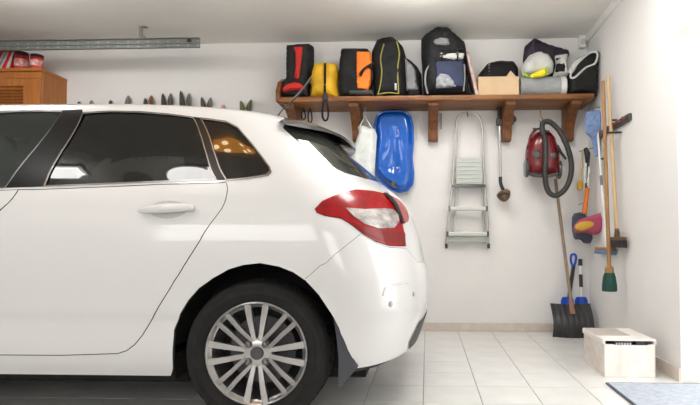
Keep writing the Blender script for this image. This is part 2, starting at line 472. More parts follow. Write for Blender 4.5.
# ================================================================== THE CAR
CY = 3.11                                  # centre line of the car
def pchip(xs, ys):
    xs = np.array(xs, float); ys = np.array(ys, float); h = np.diff(xs); d = np.diff(ys) / h
    m = np.zeros(len(xs)); m[0] = d[0]; m[-1] = d[-1]
    for i in range(1, len(xs) - 1):
        if d[i - 1] * d[i] > 0:
            w1 = 2 * h[i] + h[i - 1]; w2 = h[i] + 2 * h[i - 1]
            m[i] = (w1 + w2) / (w1 / d[i - 1] + w2 / d[i])
    def f(x):
        x = min(max(x, xs[0]), xs[-1]); i = min(max(int(np.searchsorted(xs, x)) - 1, 0), len(h) - 1)
        t = (x - xs[i]) / h[i]; a, b = ys[i], ys[i + 1]
        return (2*t**3-3*t*t+1)*a + (t**3-2*t*t+t)*h[i]*m[i] + (-2*t**3+3*t*t)*b + (t**3-t*t)*h[i]*m[i+1]
    return f
STR = lambda z: z if z <= 1.05 else 1.05 + (z - 1.05) * 1.125      # taller glasshouse
def table(d): ks = sorted(d); return pchip([STR(k) for k in ks], [d[k] for k in ks])
ZTOP = 1.502
Wz = table({.21: .82, .27: .85, .36: .868, .46: .873, .476: .875, .492: .885, .60: .892, .72: .896, .82: .895, .90: .888, .905: .886, 1.0: .866, 1.05: .848, 1.12: .815,
            1.2: .772, 1.3: .713, 1.38: .662, 1.42: .622, 1.445: .578, 1.465: .52, 1.48: .45, 1.49: .36, 1.498: .22, ZTOP: 0.0})
Xrz = table({.21: -.10, .25: -.06, .32: -.03, .42: 0.0, .5: .008, .6: .006, .66: 0.0, .70: -.012, .8: -.034, .9: -.064, 1.0: -.11, 1.06: -.155, 1.12: -.24,
             1.2: -.335, 1.3: -.46, 1.38: -.56, 1.41: -.62, 1.435: -.76, 1.455: -.94, 1.47: -1.12, 1.482: -1.32, 1.492: -1.6, ZTOP: -2.1})
Rrz = table({.21: .34, .4: .38, .7: .42, .9: .46, 1.05: .50, 1.3: .48, 1.4: .50, 1.44: .62, 1.465: .75, 1.482: .65, 1.492: .42, ZTOP: 0.001})
Xfz = table({.21: -4.18, .3: -4.24, .5: -4.28, .65: -4.26, .75: -4.2, .83: -4.05, .9: -3.78, .96: -3.46, 1.0: -3.32, 1.1: -3.12, 1.2: -2.94, 1.3: -2.76,
             1.38: -2.62, 1.42: -2.54, 1.45: -2.47, 1.475: -2.38, 1.49: -2.27, ZTOP: -2.1})
Rfz = table({.21: .45, .5: .5, .75: .6, .9: .5, 1.0: .42, 1.2: .4, 1.38: .36, 1.45: .3, 1.475: .22, 1.49: .14, ZTOP: 0.001})
_z = np.array([STR(q) for q in np.concatenate([np.linspace(.21, 1.42, 140), np.linspace(1.42, 1.49, 50)[1:], np.linspace(1.49, ZTOP, 40)[1:]])])
_w = np.array([Wz(z) for z in _z])
_v = np.concatenate([[0], np.cumsum(np.hypot(np.diff(_z), np.diff(_w)))])
VMAX = float(_v[-1])
def z_of_v(v): return float(np.interp(v, _v, _z))
def v_of_z(z): return float(np.interp(STR(z), _z, _v))
def F(t, v):
    """near side of the car: t -2 nose centre .. -1 .. 1 .. 2 tail centre, v arc length from the sill to the roof crown"""
    z = z_of_v(v); W = Wz(z); xr = Xrz(z); rr = Rrz(z); xf = Xfz(z); rf = Rfz(z)
    if t > 1:
        a = (t - 1) * math.pi / 2; e = 2 / 2.25
        x = xr - rr + rr * math.sin(a) ** e; y = W * max(math.cos(a), 0.0) ** e
    elif t < -1:
        a = (-t - 1) * math.pi / 2; e = 2 / 2.4
        x = xf + rf - rf * math.sin(a) ** e; y = W * max(math.cos(a), 0.0) ** e
    else:
        x = (xf + rf) + (t + 1) / 2 * ((xr - rr) - (xf + rf)); y = W
    return Vector((x, CY - y, z))
def Fn(t, v):
    e = 1e-3
    a = F(min(t + e, 2), v) - F(max(t - e, -2), v); b = F(t, min(v + e, VMAX)) - F(t, max(v - e, 0))
    n = a.cross(b)
    if n.length < 1e-12: return Vector((0, 0, 1)) if v > VMAX * .8 else Vector((1 if t > 0 else -1, 0, 0))
    n.normalize(); return n
def Foff(t, v, off): return F(t, v) + Fn(t, v) * off
# coarse copy of the surface, for finding where a sight line or a side view point meets it
_TS = np.unique(np.concatenate([np.linspace(-2, -1, 25), np.linspace(-1, 1, 81), np.linspace(1, 2, 61)])); _VS = np.linspace(0, VMAX, 120)
_gv = [F(t, v) for v in _VS for t in _TS]; nT = len(_TS); _gf = []; _cell = []
for j in range(len(_VS) - 1):
    for i in range(nT - 1):
        a = j * nT + i
        _gf += [(a, a + 1, a + nT + 1), (a, a + nT + 1, a + nT)]; _cell += [(i, j, 0), (i, j, 1)]
_bvh = BVHTree.FromPolygons(_gv, _gf)
def hit(o, d):
    loc, nrm, idx, dist = _bvh.ray_cast(o, d.normalized())
    if loc is None: return None
    i, j, k = _cell[idx]; A, Bp, Cp = (_gv[q] for q in _gf[idx])
    v0 = Bp - A; v1 = Cp - A; v2 = loc - A
    d00 = v0.dot(v0); d01 = v0.dot(v1); d11 = v1.dot(v1); d20 = v2.dot(v0); d21 = v2.dot(v1)
    den = d00 * d11 - d01 * d01; bv = (d11 * d20 - d01 * d21) / den; bw = (d00 * d21 - d01 * d20) / den
    t0, t1, w0, w1 = _TS[i], _TS[i + 1], _VS[j], _VS[j + 1]
    P = ((t0, w0), (t1, w0), (t1, w1)) if k == 0 else ((t0, w0), (t1, w1), (t0, w1))
    u = 1 - bv - bw
    return (P[0][0] * u + P[1][0] * bv + P[2][0] * bw, P[0][1] * u + P[1][1] * bv + P[2][1] * bw)
def tv_px(px, py):
    h = hit(CAM, ray(px, py)); k = 0
    while h is None and k < 24: k += 1; h = hit(CAM, ray(px - .5 * k, py))       # just past the rounded edge
    if h is None: raise ValueError('misses the car: %s %s' % (px, py))
    return h
def tv_side(x, z): return hit(Vector((x, -1.0, STR(z))), Vector((0, 1, 0)))
def outline(pts, sm=0): return smooth_poly([tv_px(*p) for p in pts], sm) if sm else [tv_px(*p) for p in pts]
TSC = 1.5                                   # one step of t is about this many metres of panel
def shrink(poly, g):
    """moves an outline inwards by g metres (outwards for negative g)"""
    P = [(p[0] * TSC, p[1]) for p in poly]; n = len(P)
    area = sum(P[i][0] * P[(i + 1) % n][1] - P[(i + 1) % n][0] * P[i][1] for i in range(n))
    s = 1 if area > 0 else -1; out = []
    for i in range(n):
        a, b, c = Vector(P[i - 1]), Vector(P[i]), Vector(P[(i + 1) % n])
        e1 = (b - a); e2 = (c - b)
        if e1.length < 1e-9 or e2.length < 1e-9: out.append((P[i][0] / TSC, P[i][1])); continue
        e1.normalize(); e2.normalize()
        n1 = Vector((-e1.y, e1.x)) * s; n2 = Vector((-e2.y, e2.x)) * s
        m = n1 + n2; m = m / max(m.length_squared / 2, .5) if m.length > 1e-6 else n1
        q = b + m * g; out.append((min(max(q.x / TSC, -2), 2), min(max(q.y, 0), VMAX)))
    return out
def panel(b, poly, holes=(), off=0.0, step=0.022, both=False, side=1):
    """fills an outline on the body surface; side=-1 gives the far side, both joins the two"""
    P = [(p[0] * TSC, p[1]) for p in poly]; H = [[(p[0] * TSC, p[1]) for p in h] for h in holes]
    V, T, D = fill(P, step, H)
    W3 = [Foff(min(max(x / TSC, -2), 2), min(max(y, 0), VMAX), off) for x, y in V]
    for s in ((1, -1) if both else (side,)):
        vv = [p if s == 1 else Vector((p.x, 2 * CY - p.y, p.z)) for p in W3]
        if both: vv = [Vector((p.x, CY if abs(p.y - CY) < 2e-3 else p.y, p.z)) for p in vv]
        b.add(vv, [t if s == 1 else t[::-1] for t in T])
    return b
def ring(b, poly, w, off, side=1, step=0.03):
    o = shrink(poly, -w); return panel(b, o, [poly], off, step, side=side)

# outlines read off the side of the car
P_ARCH = [(172, 385), (172, 372), (174, 330), (180, 314), (188.5, 300), (199, 288), (213, 278), (228, 269.5), (243, 265), (260, 263), (279, 266.5), (293, 272), (306, 281), (319, 295), (331, 313), (336, 322), (341, 334), (348, 350), (356, 365), (344, 385)]
def clampout(p):
    """points under the sill go to the lower rim of the body"""
    h = hit(CAM, ray(*p)); return h
arch_px = [tv_px(*p) for p in P_ARCH[1:-1]]
tB = [arch_px[-1]]
arch_r = [(arch_px[0][0], 0.0)] + arch_px + [(tB[0][0], 0.0)]
HUBX, HUBZ, WB = -.744, .3195, 2.608
hubx_f = HUBX - WB
def arch_circle(cx):
    out = []
    for k in range(25):
        a = math.pi * k / 24
        x, z = cx - .375 * math.cos(a), HUBZ + .02 + .375 * math.sin(a)
        out.append(tv_side(x, z))
    return [(out[0][0], 0.0)] + out + [(out[-1][0], 0.0)]
arch_f = arch_circle(hubx_f)
P_RDOORWIN = [(83, 113.5), (110, 112), (140, 112.5), (170, 115), (192.5, 118), (204, 148), (215.5, 179), (160, 181), (100, 183.5), (45, 185.5), (63, 150)]
P_QUARTER = [(201.5, 119), (214, 120.5), (227, 122.5), (237, 127.5), (252, 145), (268, 166), (269.5, 171), (266, 174.5), (248, 177.5), (227, 179.5), (214, 150)]
P_BPILLAR = [(62.5, 110.8), (82, 110), (61, 150), (42.5, 186), (6.5, 187.3), (35, 150)]
win_r = outline(P_RDOORWIN); win_q = outline(P_QUARTER); bpil = outline(P_BPILLAR)
cbar = outline([(193, 117), (201.5, 118), (214, 149), (227, 180), (216, 180.5), (204, 148)])
b_top = tv_px(62, 112); b_bot = tv_px(5, 187)
xf_at = lambda x, z: tv_side(x, z)
win_f = [b_bot, b_top] + [xf_at(x, z) for x, z in ((-1.95, 1.405), (-2.2, 1.395), (-2.45, 1.34), (-2.75, 1.18), (-2.92, 1.05), (-2.6, 1.035))]
# door shut lines
P_RDOOR = [(226, 181.5), (228, 189), (226, 200), (219, 213), (199.6, 242), (175, 280.7), (158, 309), (142.6, 335.7), (135, 345), (127, 351), (118, 354), (60, 355.8), (1, 357.3)]
door_r_low = outline(P_RDOOR)
d_split = tv_px(1, 209)
split_low = tv_side(-2.05, .302)
P_RDTOP = [(40, 189), (100, 186.7), (160, 184), (219, 182.5)]
SPLIT = [tv_px(18.5, 189.3), d_split, tv_side(-1.92, .80), tv_side(-1.97, .6), split_low]
door_r = SPLIT + door_r_low[::-1][1:] + outline(P_RDTOP)[::-1]
door_f = SPLIT + [tv_side(-2.5, .302), tv_side(-2.80, .31), tv_side(-2.93, .5), tv_side(-2.98, .8), tv_side(-2.98, .99), tv_side(-2.6, 1.022), tv_px(1, 190)]
P_TAIL = [(314.4, 209), (322, 201), (340, 193), (355.5, 189.5), (373, 191), (389, 195), (400, 201), (406, 209.5), (408.5, 217), (408, 221.5), (402, 224.5), (404.5, 236.7), (405.5, 246.5), (389, 246), (375.6, 242), (362, 233.5), (349, 223.5), (340, 218.5), (324.5, 216), (316.7, 213)]
P_CLEAR = [(345, 208.5), (364, 210), (384, 209), (392, 210), (397, 215), (398, 222), (393, 228.5), (378, 229), (364, 224.5), (353, 217)]
tail = outline(P_TAIL); clear = outline(P_CLEAR)
# rear glass: near edge from the roof corner down to the tailgate
P_RG = [(283, 128), (295, 139), (306, 148.5), (325, 163.5), (345, 173), (366, 179), (384, 184)]
rg_edge = outline(P_RG)
v_glass_lo = v_of_z(1.045); v_glass_hi = v_of_z(1.405)
rear_glass = [(2.0, v_glass_hi), (1.5, v_glass_hi)] + [p for p in rg_edge] + [(2.0, v_glass_lo)]
windscreen = [(-2.0, v_of_z(.99)), (-1.12, v_of_z(1.04)), (-1.08, v_of_z(1.2)), (-1.1, v_of_z(1.39)), (-1.5, v_of_z(1.415)), (-2.0, v_of_z(1.42))]
P_BUMPSEAM = [(305, 279), (320, 266), (335, 254.5), (349.5, 243), (361, 234)]
bump_top = outline(P_BUMPSEAM) + outline([(375.6, 243.5), (389, 247.5), (406, 248.5)]) + [(1.72, v_of_z(.70)), (2.0, v_of_z(.69))]
i_arch = [p for p in arch_px if p[0] > bump_top[0][0]]
bumper = bump_top + [(2.0, v_of_z(.262)), (1.5, v_of_z(.255)), (1.0, v_of_z(.25)), (tB[0][0], min(tB[0][1], v_of_z(.25)))] + i_arch[::-1]
bumper_hole = [(a, b + .0018) for a, b in bump_top] + [(2.05, v_of_z(.69)), (2.05, -.05), (bump_top[0][0], -.05)]

car = thing('car', 'white five-door hatchback car with alloy wheels and grey roof spoiler', 'car', (-2.1, CY, 0))
dom = [(-2, 0), (2, 0), (2, VMAX), (-2, VMAX)]
holes_body = [arch_r, arch_f, win_r, win_q, bpil,  win_f, door_r, door_f, tail, bumper_hole,
              [(2.05, v_glass_hi)] + rear_glass[1:-1] + [(2.05, v_glass_lo)], [(-2.05, v_of_z(.99))] + windscreen[1:-1] + [(-2.05, v_of_z(1.42))]]
bb = B(); panel(bb, dom, holes_body, 0.0, 0.026, both=True)
bb.build('body_shell', M_PAINT, car, angle=60)
lin = B(); panel(lin, dom, [arch_r, arch_f, win_r, win_q, win_f, holes_body[-2], holes_body[-1]], -0.02, 0.06, both=True)
lin.build('inner_lining', M_HEADLINER, car)
for s in (1, -1):
    dr = panel(B(), shrink(door_r, .004), (), 0.0, 0.026, side=s).build('rear_door', M_PAINT, car, angle=60)
    panel(B(), win_r, (), -.004, .05, side=s).build('door_window', M_GLASS_DARK, dr)
    ring(B(), win_r, .008, .003, side=s).build('window_trim', M_CHROME, dr)
    df = panel(B(), shrink(door_f, .003), (), 0.0, 0.03, side=s).build('front_door', M_PAINT, car, angle=60)
    panel(B(), win_f, (), -.004, .05, side=s).build('door_window', M_GLASS, df)
    ring(B(), win_f, .008, .003, side=s).build('window_trim', M_CHROME, df)
    panel(B(), shrink(bpil, -.004), (), .001, .04, side=s).build('door_pillar', M_BLACKGLOSS, car)
    panel(B(), cbar, (), .0015, .03, side=s).build('window_pillar', M_BLACKGLOSS, car)
    q = panel(B(), win_q, (), -.003, .05, side=s).build('quarter_window', M_GLASS_DARK, car)
    ring(B(), win_q, .009, .003, side=s).build('window_trim', M_CHROME, q)
    tl = panel(B(), shrink(tail, .002), (), .004, .014, side=s).build('tail_light', M_REDLENS, car, angle=60)
    panel(B(), clear, (), .008, .012, side=s).build('clear_lens', M_CLEARLENS, tl)
    P_SPLIT = [(382, 193.5), (386, 193.7), (396, 204), (400, 214), (403.5, 224), (401, 224.5), (396.5, 214.5), (392, 205)]
    panel(B(), outline(P_SPLIT), (), .009, .012, side=s).build('split_line', M_BLACKGLOSS, tl)
    P_LO = [(349, 222), (362, 231.5), (376, 239), (389, 242.5), (404.5, 243), (404, 233), (390, 232.5), (376, 231), (363, 227)]
    panel(B(), outline(P_LO), (), .0065, .012, side=s).build('lower_lens', mat('deep_red_lens', (.22, .002, .004), .2, coat=.25, spec=.3), tl)
    # door handles: bar over a flat patch, greyed for the shade in the cup
    for d_, dx in ((dr, 0.0), (df, -1.02)):
        h0 = F(*tv_px(141, 212)); h1 = F(*tv_px(195, 209))
        pts = []
        for k in range(13):
            f = k / 12; x = h0.x + (h1.x - h0.x) * f + dx
            z = h0.z + (h1.z - h0.z) * f + .003
            tt = tv_side(x, z); p = Foff(tt[0], tt[1], .014 + .016 * math.sin(math.pi * f) ** .6)
            pts.append(p if s == 1 else Vector((p.x, 2 * CY - p.y, p.z)))
        rr_ = [.008 + .0125 * math.sin(math.pi * min(max(k / 12, .03), .97)) ** .5 for k in range(13)]
        B().tube(pts, rr_, 10).build('door_handle', M_PAINT, d_)
        cup = []
        cz = (h0.z + h1.z) / 2 + .004; cx = (h0.x + h1.x) / 2 + dx
        for k in range(20):
            a = 2 * math.pi * k / 20; cup.append(tv_side(cx + .085 * math.cos(a), cz + .040 * math.sin(a)))
        panel(B(), cup, (), .0012, .02, side=s).build('handle_cup', mat('handle_cup_shade', (.58, .58, .57), .3, var=0, coat=1), d_)
panel(B(), rear_glass, (), -.004, .04, both=True).build('rear_window', M_GLASS_REAR, car)
panel(B(), windscreen, (), -.004, .05, both=True).build('windscreen', M_GLASS, car)
bp = panel(B(), bumper, (), .0, .024, both=True).build('rear_bumper', M_PAINT, car, angle=60)
val = [(1.62, v_of_z(.31)), (1.70, v_of_z(.395)), (2.0, v_of_z(.40)), (2.0, v_of_z(.264)), (1.66, v_of_z(.264))]
panel(B(), val, (), .004, .03, both=True).build('valance', M_BLACK, bp)
for (px, py, r) in ((390.5, 304, .011), (413.5, 294, .010)):
    tt = tv_px(px, py)
    for s in (1, -1):
        p = F(*tt); n = Fn(*tt)
        if s == -1: p = Vector((p.x, 2 * CY - p.y, p.z)); n = Vector((n.x, -n.y, n.z))
        B().lathe(p - n * .004, n, [(r + .003, 0), (r + .003, .005), (r, .0055), (r, .0075), (r * .6, .0085), (.0005, .009)], 16).build('parking_sensor', mat('sensor_grey', (.42, .43, .45), .4), bp)
# raised shoulder crease of the bumper above the sensors
cre = [F(*tv_px(x, y)) for x, y in ((383, 296), (384.5, 290), (389, 286), (398, 283.6), (410, 282))]
B().tube(bez(cre, 4), [.002] + [.006] * 15 + [.002], 6).build('bumper_crease', M_PAINT, bp)

# underside, wheel housings, seats
B().box(-4.0, -.30, CY - .56, CY + .56, .145, .30).box(-2.96, -1.13, CY - .80, CY + .80, .19, .30).box(-2.96, -1.13, CY - .68, CY + .68, .145, .20).build('underbody', M_LINING, car, smooth=False)
for cx in (HUBX, hubx_f):
    for s in (1, -1):
        hb = B(); n = 28; y0 = CY - s * .845; y1 = CY - s * .55
        vv = []; ff = []
        for k in range(n + 1):
            a = math.radians(0 + 180 * k / n)
            x, z = cx + .385 * math.cos(a), HUBZ + .02 + .385 * math.sin(a)
            vv += [(x, y0, z), (x, y1, z)]
        for k in range(n): ff.append((2*k, 2*k+1, 2*k+3, 2*k+2))
        ff.append(tuple(2 * k + 1 for k in range(n + 1)))
        hb.add(vv, ff).build('wheel_housing', M_LINING, car)
for (sx, nm) in ((-2.35, 'front_seat'), (-1.45, 'rear_seat')):
    for sy in (-.36, .36):
        c = CY + sy
        st = B().blob((sx, c, .52), (.52, .5, .20), .4, .4)
        st.blob((sx + .27, c, .80), (.17, .48, .62), .5, .5, fn=lambda x, y, z: (x + z * .55, y, z))
        so = st.build(nm, M_SEAT, car)
        B().blob((sx + .38, c, 1.19), (.11, .27, .18), .6, .6).tube([(sx + .35, c - .06, 1.0), (sx + .37, c - .06, 1.18)], .008).tube([(sx + .35, c + .06, 1.0), (sx + .37, c + .06, 1.18)], .008).build('headrest', M_SEAT, so)
B().prism([(-3.3, CY - .78, .92), (-2.95, CY - .78, .98), (-2.75, CY - .78, .90), (-2.78, CY - .78, .55), (-3.3, CY - .78, .5)], (0, 1.56, 0)).build('dashboard', M_SEAT, car)

# roof spoiler
NS, NCH = 41, 9
top = []; bot = []
t_end, v_end = tv_px(279, 121.5)
yl_max = CY - F(t_end, v_end).y
for i in range(NS):
    f = -1 + 2 * i / (NS - 1); g = abs(f)
    L = Foff(t_end + (2 - t_end) * (1 - g), v_end + (v_of_z(1.425) - v_end) * (1 - g ** 3), .003)
    y = (CY - L.y); r = y / yl_max
    T = Vector((-.44 - .235 * r ** 2.2, CY - .645 * r, 1.376 + .022 * math.sin(math.pi * r)))
    th = .030 * (1 - g ** 6)
    for k in range(NCH):
        c = k / (NCH - 1); p = L.lerp(T, c) + Vector((0, 0, .010 * math.sin(math.pi * c)))
        d = p - Vector((0, 0, .006 + th * (1 - .7 * c)))
        if f > 0: p = Vector((p.x, 2 * CY - p.y, p.z)); d = Vector((d.x, 2 * CY - d.y, d.z))
        top.append(tuple(p)); bot.append(tuple(d))
ff = []; n0 = len(top)
for i in range(NS - 1):
    for k in range(NCH - 1):
        a = i * NCH + k; ff += [(a, a + 1, a + NCH + 1, a + NCH), (a + n0 + NCH, a + n0 + NCH + 1, a + n0 + 1, a + n0)]
    a = i * NCH + NCH - 1; ff.append((a, a + n0, a + NCH + n0, a + NCH))
    a = i * NCH; ff.append((a + NCH, a + NCH + n0, a + n0, a))
for i in (0, NS - 1):
    for k in range(NCH - 1):
        a = i * NCH + k; ff.append((a, a + n0, a + n0 + 1, a + 1))
B().add(top + bot, ff).build('roof_spoiler', M_GREYPL, car, angle=50)

# mud flap behind the rear wheel
for s in (1, -1):
    fl = [(333, 316), (336.5, 320), (341.5, 334), (348.5, 350), (358, 367), (349, 377.5), (341, 388), (338, 386), (338.5, 360), (336, 335)]
    pp = [at(x, y, 2.262) for x, y in fl]
    if s == -1: pp = [Vector((p.x, 2 * CY - p.y, p.z)) for p in pp]
    B().prism(pp, (0, .05 * s, 0)).build('mud_flap', M_FLAP, car, smooth=False, bevel=.003)
# flexible aerial on the rear of the roof
ap = [at(277, 121, 2.75), at(278.2, 116, 2.77), at(282, 110.5, 2.8), at(290, 103, 2.84), at(300, 93.5, 2.88), at(311, 79.5, 2.92)]
B().tube(bez(ap, 6), .0035, 6).build('aerial', M_BLACK, car)

# wheels: part 'wheel' is the tyre, sub-parts are rim, spokes, hub and bolts (facing -y)
tyre_prof = [(.222, -.012), (.226, -.006), (.240, .004), (.258, .0105), (.262, .013), (.266, .011), (.280, .0105), (.284, .0125), (.288, .009), (.301, .002), (.309, -.012), (.314, -.03), (.317, -.06), (.317, -.15), (.312, -.185), (.30, -.205), (.26, -.212), (.222, -.20)]
def make_wheel():
    w = B().lathe((0, 0, 0), (0, -1, 0), tyre_prof, 64, closed=True).build('wheel', M_RUBBER, origin=(0, 0, 0))
    w.parent = car
    ORIG[w.name] = Vector((0, 0, 0))
    rimp = [(.225, -.014), (.224, -.004), (.219, .0), (.214, -.004), (.210, -.014), (.200, -.022), (.197, -.06), (.19, -.16), (.205, -.20), (.222, -.20), (.215, -.1)]
    B().lathe((0, 0, 0), (0, -1, 0), rimp, 64, closed=True).build('rim', M_ALLOY, w)
    tr = B()
    for k in range(66):
        a = 2 * math.pi * k / 66
        for (r, h, da) in ((.3155, -.045, 0), (.3172, -.075, .03), (.3172, -.105, 0), (.3165, -.135, .03)):
            ca, sa = math.cos(a + da), math.sin(a + da)
            tr.bar((r * ca - .004 * -sa, -h - .011, r * sa - .004 * ca), (r * ca, -h + .011, r * sa), .010, .004, up=(ca, 0, sa))
    tr.build('tread_block', M_RUBBER, w, smooth=False)
    B().lathe((0, 0, 0), (0, -1, 0), [(.0, -.125), (.15, -.125), (.152, -.115), (.15, -.105), (.07, -.105), (.0, -.10)], 40).build('brake_disc', mat('brake_disc', (.10, .10, .11), .45, metal=.6), w)
    B().lathe((0, 0, 0), (0, -1, 0), [(.195, -.15), (.195, -.148), (.0, -.148)], 40).build('wheel_back', M_LINING, w)
    for k in range(8):
        a0 = math.pi / 2 + k * math.pi / 4; main = k % 2 == 0
        for sg in (-1, 1):
            da_in, da_out = (.24, .19) if main else (.40, .125)
            pin = (.052, a0 + sg * da_in); pout = (.214, a0 + sg * da_out)
            def P(r, a, h): return Vector((r * math.cos(a), -h, r * math.sin(a)))
            wi, wo = (.0095, .0150) if main else (.009, .0115)
            sb = B(); vv = []
            for (r, a), wd, h in ((pin, wi, -.022), ((.13, a0 + sg * (da_in * .12 + da_out * .88) * 1.04), (wi + wo) / 2, -.009), (pout, wo, -.006)):
                c = P(r, a, h); tdir = Vector((-math.sin(a), 0, math.cos(a)))
                vv += [c - tdir * wd, c + tdir * wd, c + tdir * wd * .8 + Vector((0, .03, 0)), c - tdir * wd * .8 + Vector((0, .03, 0))]
            ff = []
            for i in (0, 4):
                for j in range(4): ff.append((i + j, i + (j + 1) % 4, i + 4 + (j + 1) % 4, i + 4 + j))
            ff += [(3, 2, 1, 0), (8, 9, 10, 11)]
            sb.add(vv, ff).build('spoke', M_ALLOY if main else M_DARKALLOY, w, smooth=False, bevel=.002)
    B().lathe((0, 0, 0), (0, -1, 0), [(.0, -.06), (.066, -.06), (.064, -.028), (.055, -.022), (.03, -.021), (.0, -.021)], 32).build('hub', M_ALLOY, w)
    B().lathe((0, 0, 0), (0, -1, 0), [(.0, -.03), (.029, -.03), (.029, -.017), (.026, -.014), (.0, -.013)], 28).build('hub_cap', mat('hub_cap_grey', (.07, .07, .08), .4), w)
    for k in range(4):
        a = math.pi / 4 + k * math.pi / 2
        c = Vector((.052 * math.cos(a), 0, .052 * math.sin(a)))
        B().lathe(c, (0, -1, 0), [(.017, -.03), (.017, -.019), (.012, -.019), (.012, -.026), (.0105, -.026), (.0105, -.012), (.008, -.010), (.0, -.010)], 12).build('lug_bolt', M_CHROME, w)
    B().tube([(0.02, .006, -.195), (.02, -.012, -.190)], .004, 8).build('valve', M_BLACK, w)
    return w
wheel0 = make_wheel()
WY = 2.243
def place_wheel(w, x, y, far):
    w.location = Vector((x, y, HUBZ)) - ORIG[car.name]; w.rotation_euler = (0, 0.0, math.pi if far else 0); w.scale = (1.008, 1.008, 1.008)
for k, (x, y, far) in enumerate(((HUBX, WY, 0), (hubx_f, WY, 0), (HUBX, 2 * CY - WY, 1), (hubx_f, 2 * CY - WY, 1))):
    if k == 0: w = wheel0
    else:
        w = wheel0.copy(); COL.objects.link(w)
        for ch in list(wheel0.children):
            c = ch.copy(); COL.objects.link(c); c.parent = w
    place_wheel(w, x, y, far)

# ================================================================== SHELF ON THE BACK WALL
SF = 4.362                                  # front edge of the shelf
ST = at(430, 95.3, SF).z                    # shelf top
SU = ST - .042
SX0, SX1 = at(279, 97, SF).x, at(594.5, 97, SF).x
shelf = thing('wooden_shelf', 'long stained pine wall shelf on carved brackets carrying the bags', 'shelf', ((SX0 + SX1) / 2, 4.55, SU))
fr = []
random.seed(3)
N = 40
for i in range(N + 1):                      # slightly wavy front edge
    x = SX0 + (SX1 - SX0) * i / N
    fr.append((x, SF + random.uniform(-.004, .004)))
vv = [(x, y, SU + random.uniform(-.002, .002)) for x, y in fr] + [(x, y - .003, ST) for x, y in fr] + [(x, YB - .002, ST) for x, y in fr] + [(x, YB - .002, SU) for x, y in fr]
ff = []; n = N + 1
for i in range(N):
    for k in range(4):
        a = k * n + i; b = ((k + 1) % 4) * n + i; ff.append((a, a + 1, b + 1, b))
ff += [(0, n, 2 * n, 3 * n), (N, 3 * n + N, 2 * n + N, n + N)]
B().add(vv, ff).build('shelf_board', M_WOOD, shelf, bevel=.004)
# raised board at the free end of the shelf
B().prism([(SX0 - .03, SF, SU + .005), (SX0 - .03, SF - .005, ST + .05), (SX0 - .03, SF + .06, ST + .15), (SX0 - .03, SF + .18, ST + .21), (SX0 - .03, YB - .002, ST + .22), (SX0 - .03, YB - .002, SU)],
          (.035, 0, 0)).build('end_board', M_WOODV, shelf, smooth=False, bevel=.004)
for px in (297, 358, 433, 505.5, 567):
    xc = at(px, 125, 4.70).x; w = .088
    zb = at(px, 141, 4.66).z
    prof = [(YB - .002, SU), (SF + .035, SU), (SF + .04, SU - .035), (SF + .09, SU - .05), (4.52, SU - .085), (4.585, SU - .14), (4.625, SU - .2), (4.64, zb + .02), (4.65, zb), (YB - .002, zb)]
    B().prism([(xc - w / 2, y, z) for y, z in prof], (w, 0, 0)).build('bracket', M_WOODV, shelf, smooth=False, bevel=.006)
def hook(px, py, Y, parent=None):
    p = at(px, py, Y)
    return bez([p + Vector((0, 0, .03)), p, p + Vector((0, -.012, -.014)), p + Vector((0, -.02, -.002))], 4)

# ------------------------------------------------------------------ bags on the shelf
def w_at(pts, Y, floorz=None, lift=.075):
    out = []
    for x, y in pts:
        p = at(x, y, Y); z = p.z
        if floorz is not None and z < floorz + lift: z = floorz
        out.append((p.x, z))
    return out
def soft(name, pts, Y, depth, r, m, parent, floorz=ST, step=.022, sm=1, wob=0.0, lift=.075):
    poly = w_at(pts, Y, floorz, lift)
    if sm: poly = smooth_poly(densify(poly, .035), sm)
    if floorz is not None:
        dz = min(p[1] for p in poly) - floorz
        poly = [(a, z - dz if z < floorz + .03 + dz else z) for a, z in poly]
    return B().inflate(poly, depth, r, step, 'y', Y, wob=wob, wr=.012).build(name, m, parent)
def patch(name, pts, Yfront, m, parent, th=.03, r=.015, step=.015, sm=1):
    """a panel sewn on the front of a bag: its face stands a little proud of Yfront"""
    poly = w_at(pts, Yfront)
    if sm: poly = smooth_poly(densify(poly, .035), sm)
    return B().inflate(poly, th + .012, r, step, 'y', Yfront + th / 2 - .008, wr=.004).build(name, m, parent)
def pxline(pts, Y): return [at(x, y, Y) for x, y in pts]

# red and black bag
Z1 = lambda p: zp(p, 270, 40, 6.24)
t = thing('duffel_bag', 'black bag with a red stripe and red pocket at the free end of the shelf', 'bag', (at(297, 90, 4.55).x, 4.55, ST))
soft('body', Z1([(108, 45), (165, 38), (270, 35), (276, 60), (272, 150), (258, 240), (248, 300), (240, 360), (70, 362), (62, 330), (75, 290), (106, 255), (104, 170)]), 4.57, .26, .06, M_CLOTHCHAR, t, wob=.003)
patch('stripe', Z1([(140, 40), (205, 38), (196, 110), (186, 180), (180, 240), (148, 240), (157, 160), (158, 90)]), 4.435, M_RED, t)
pk = patch('pocket', Z1([(66, 350), (72, 300), (110, 265), (155, 252), (195, 265), (232, 300), (236, 352)]), 4.40, M_CLOTHBLK, t, th=.06, r=.03)
patch('pocket_flap', Z1([(75, 300), (110, 270), (155, 260), (190, 270), (222, 302), (205, 312), (150, 310), (78, 325)]), 4.378, M_RED, t, th=.03, r=.02)
B().tube(bez([p + Vector((0, -.006, 0)) for p in pxline([(287, 108), (291, 101), (299, 93), (307, 83), (311, 77)], 4.356)], 5), .004, 6).build('strap', M_GREYNYL, t)

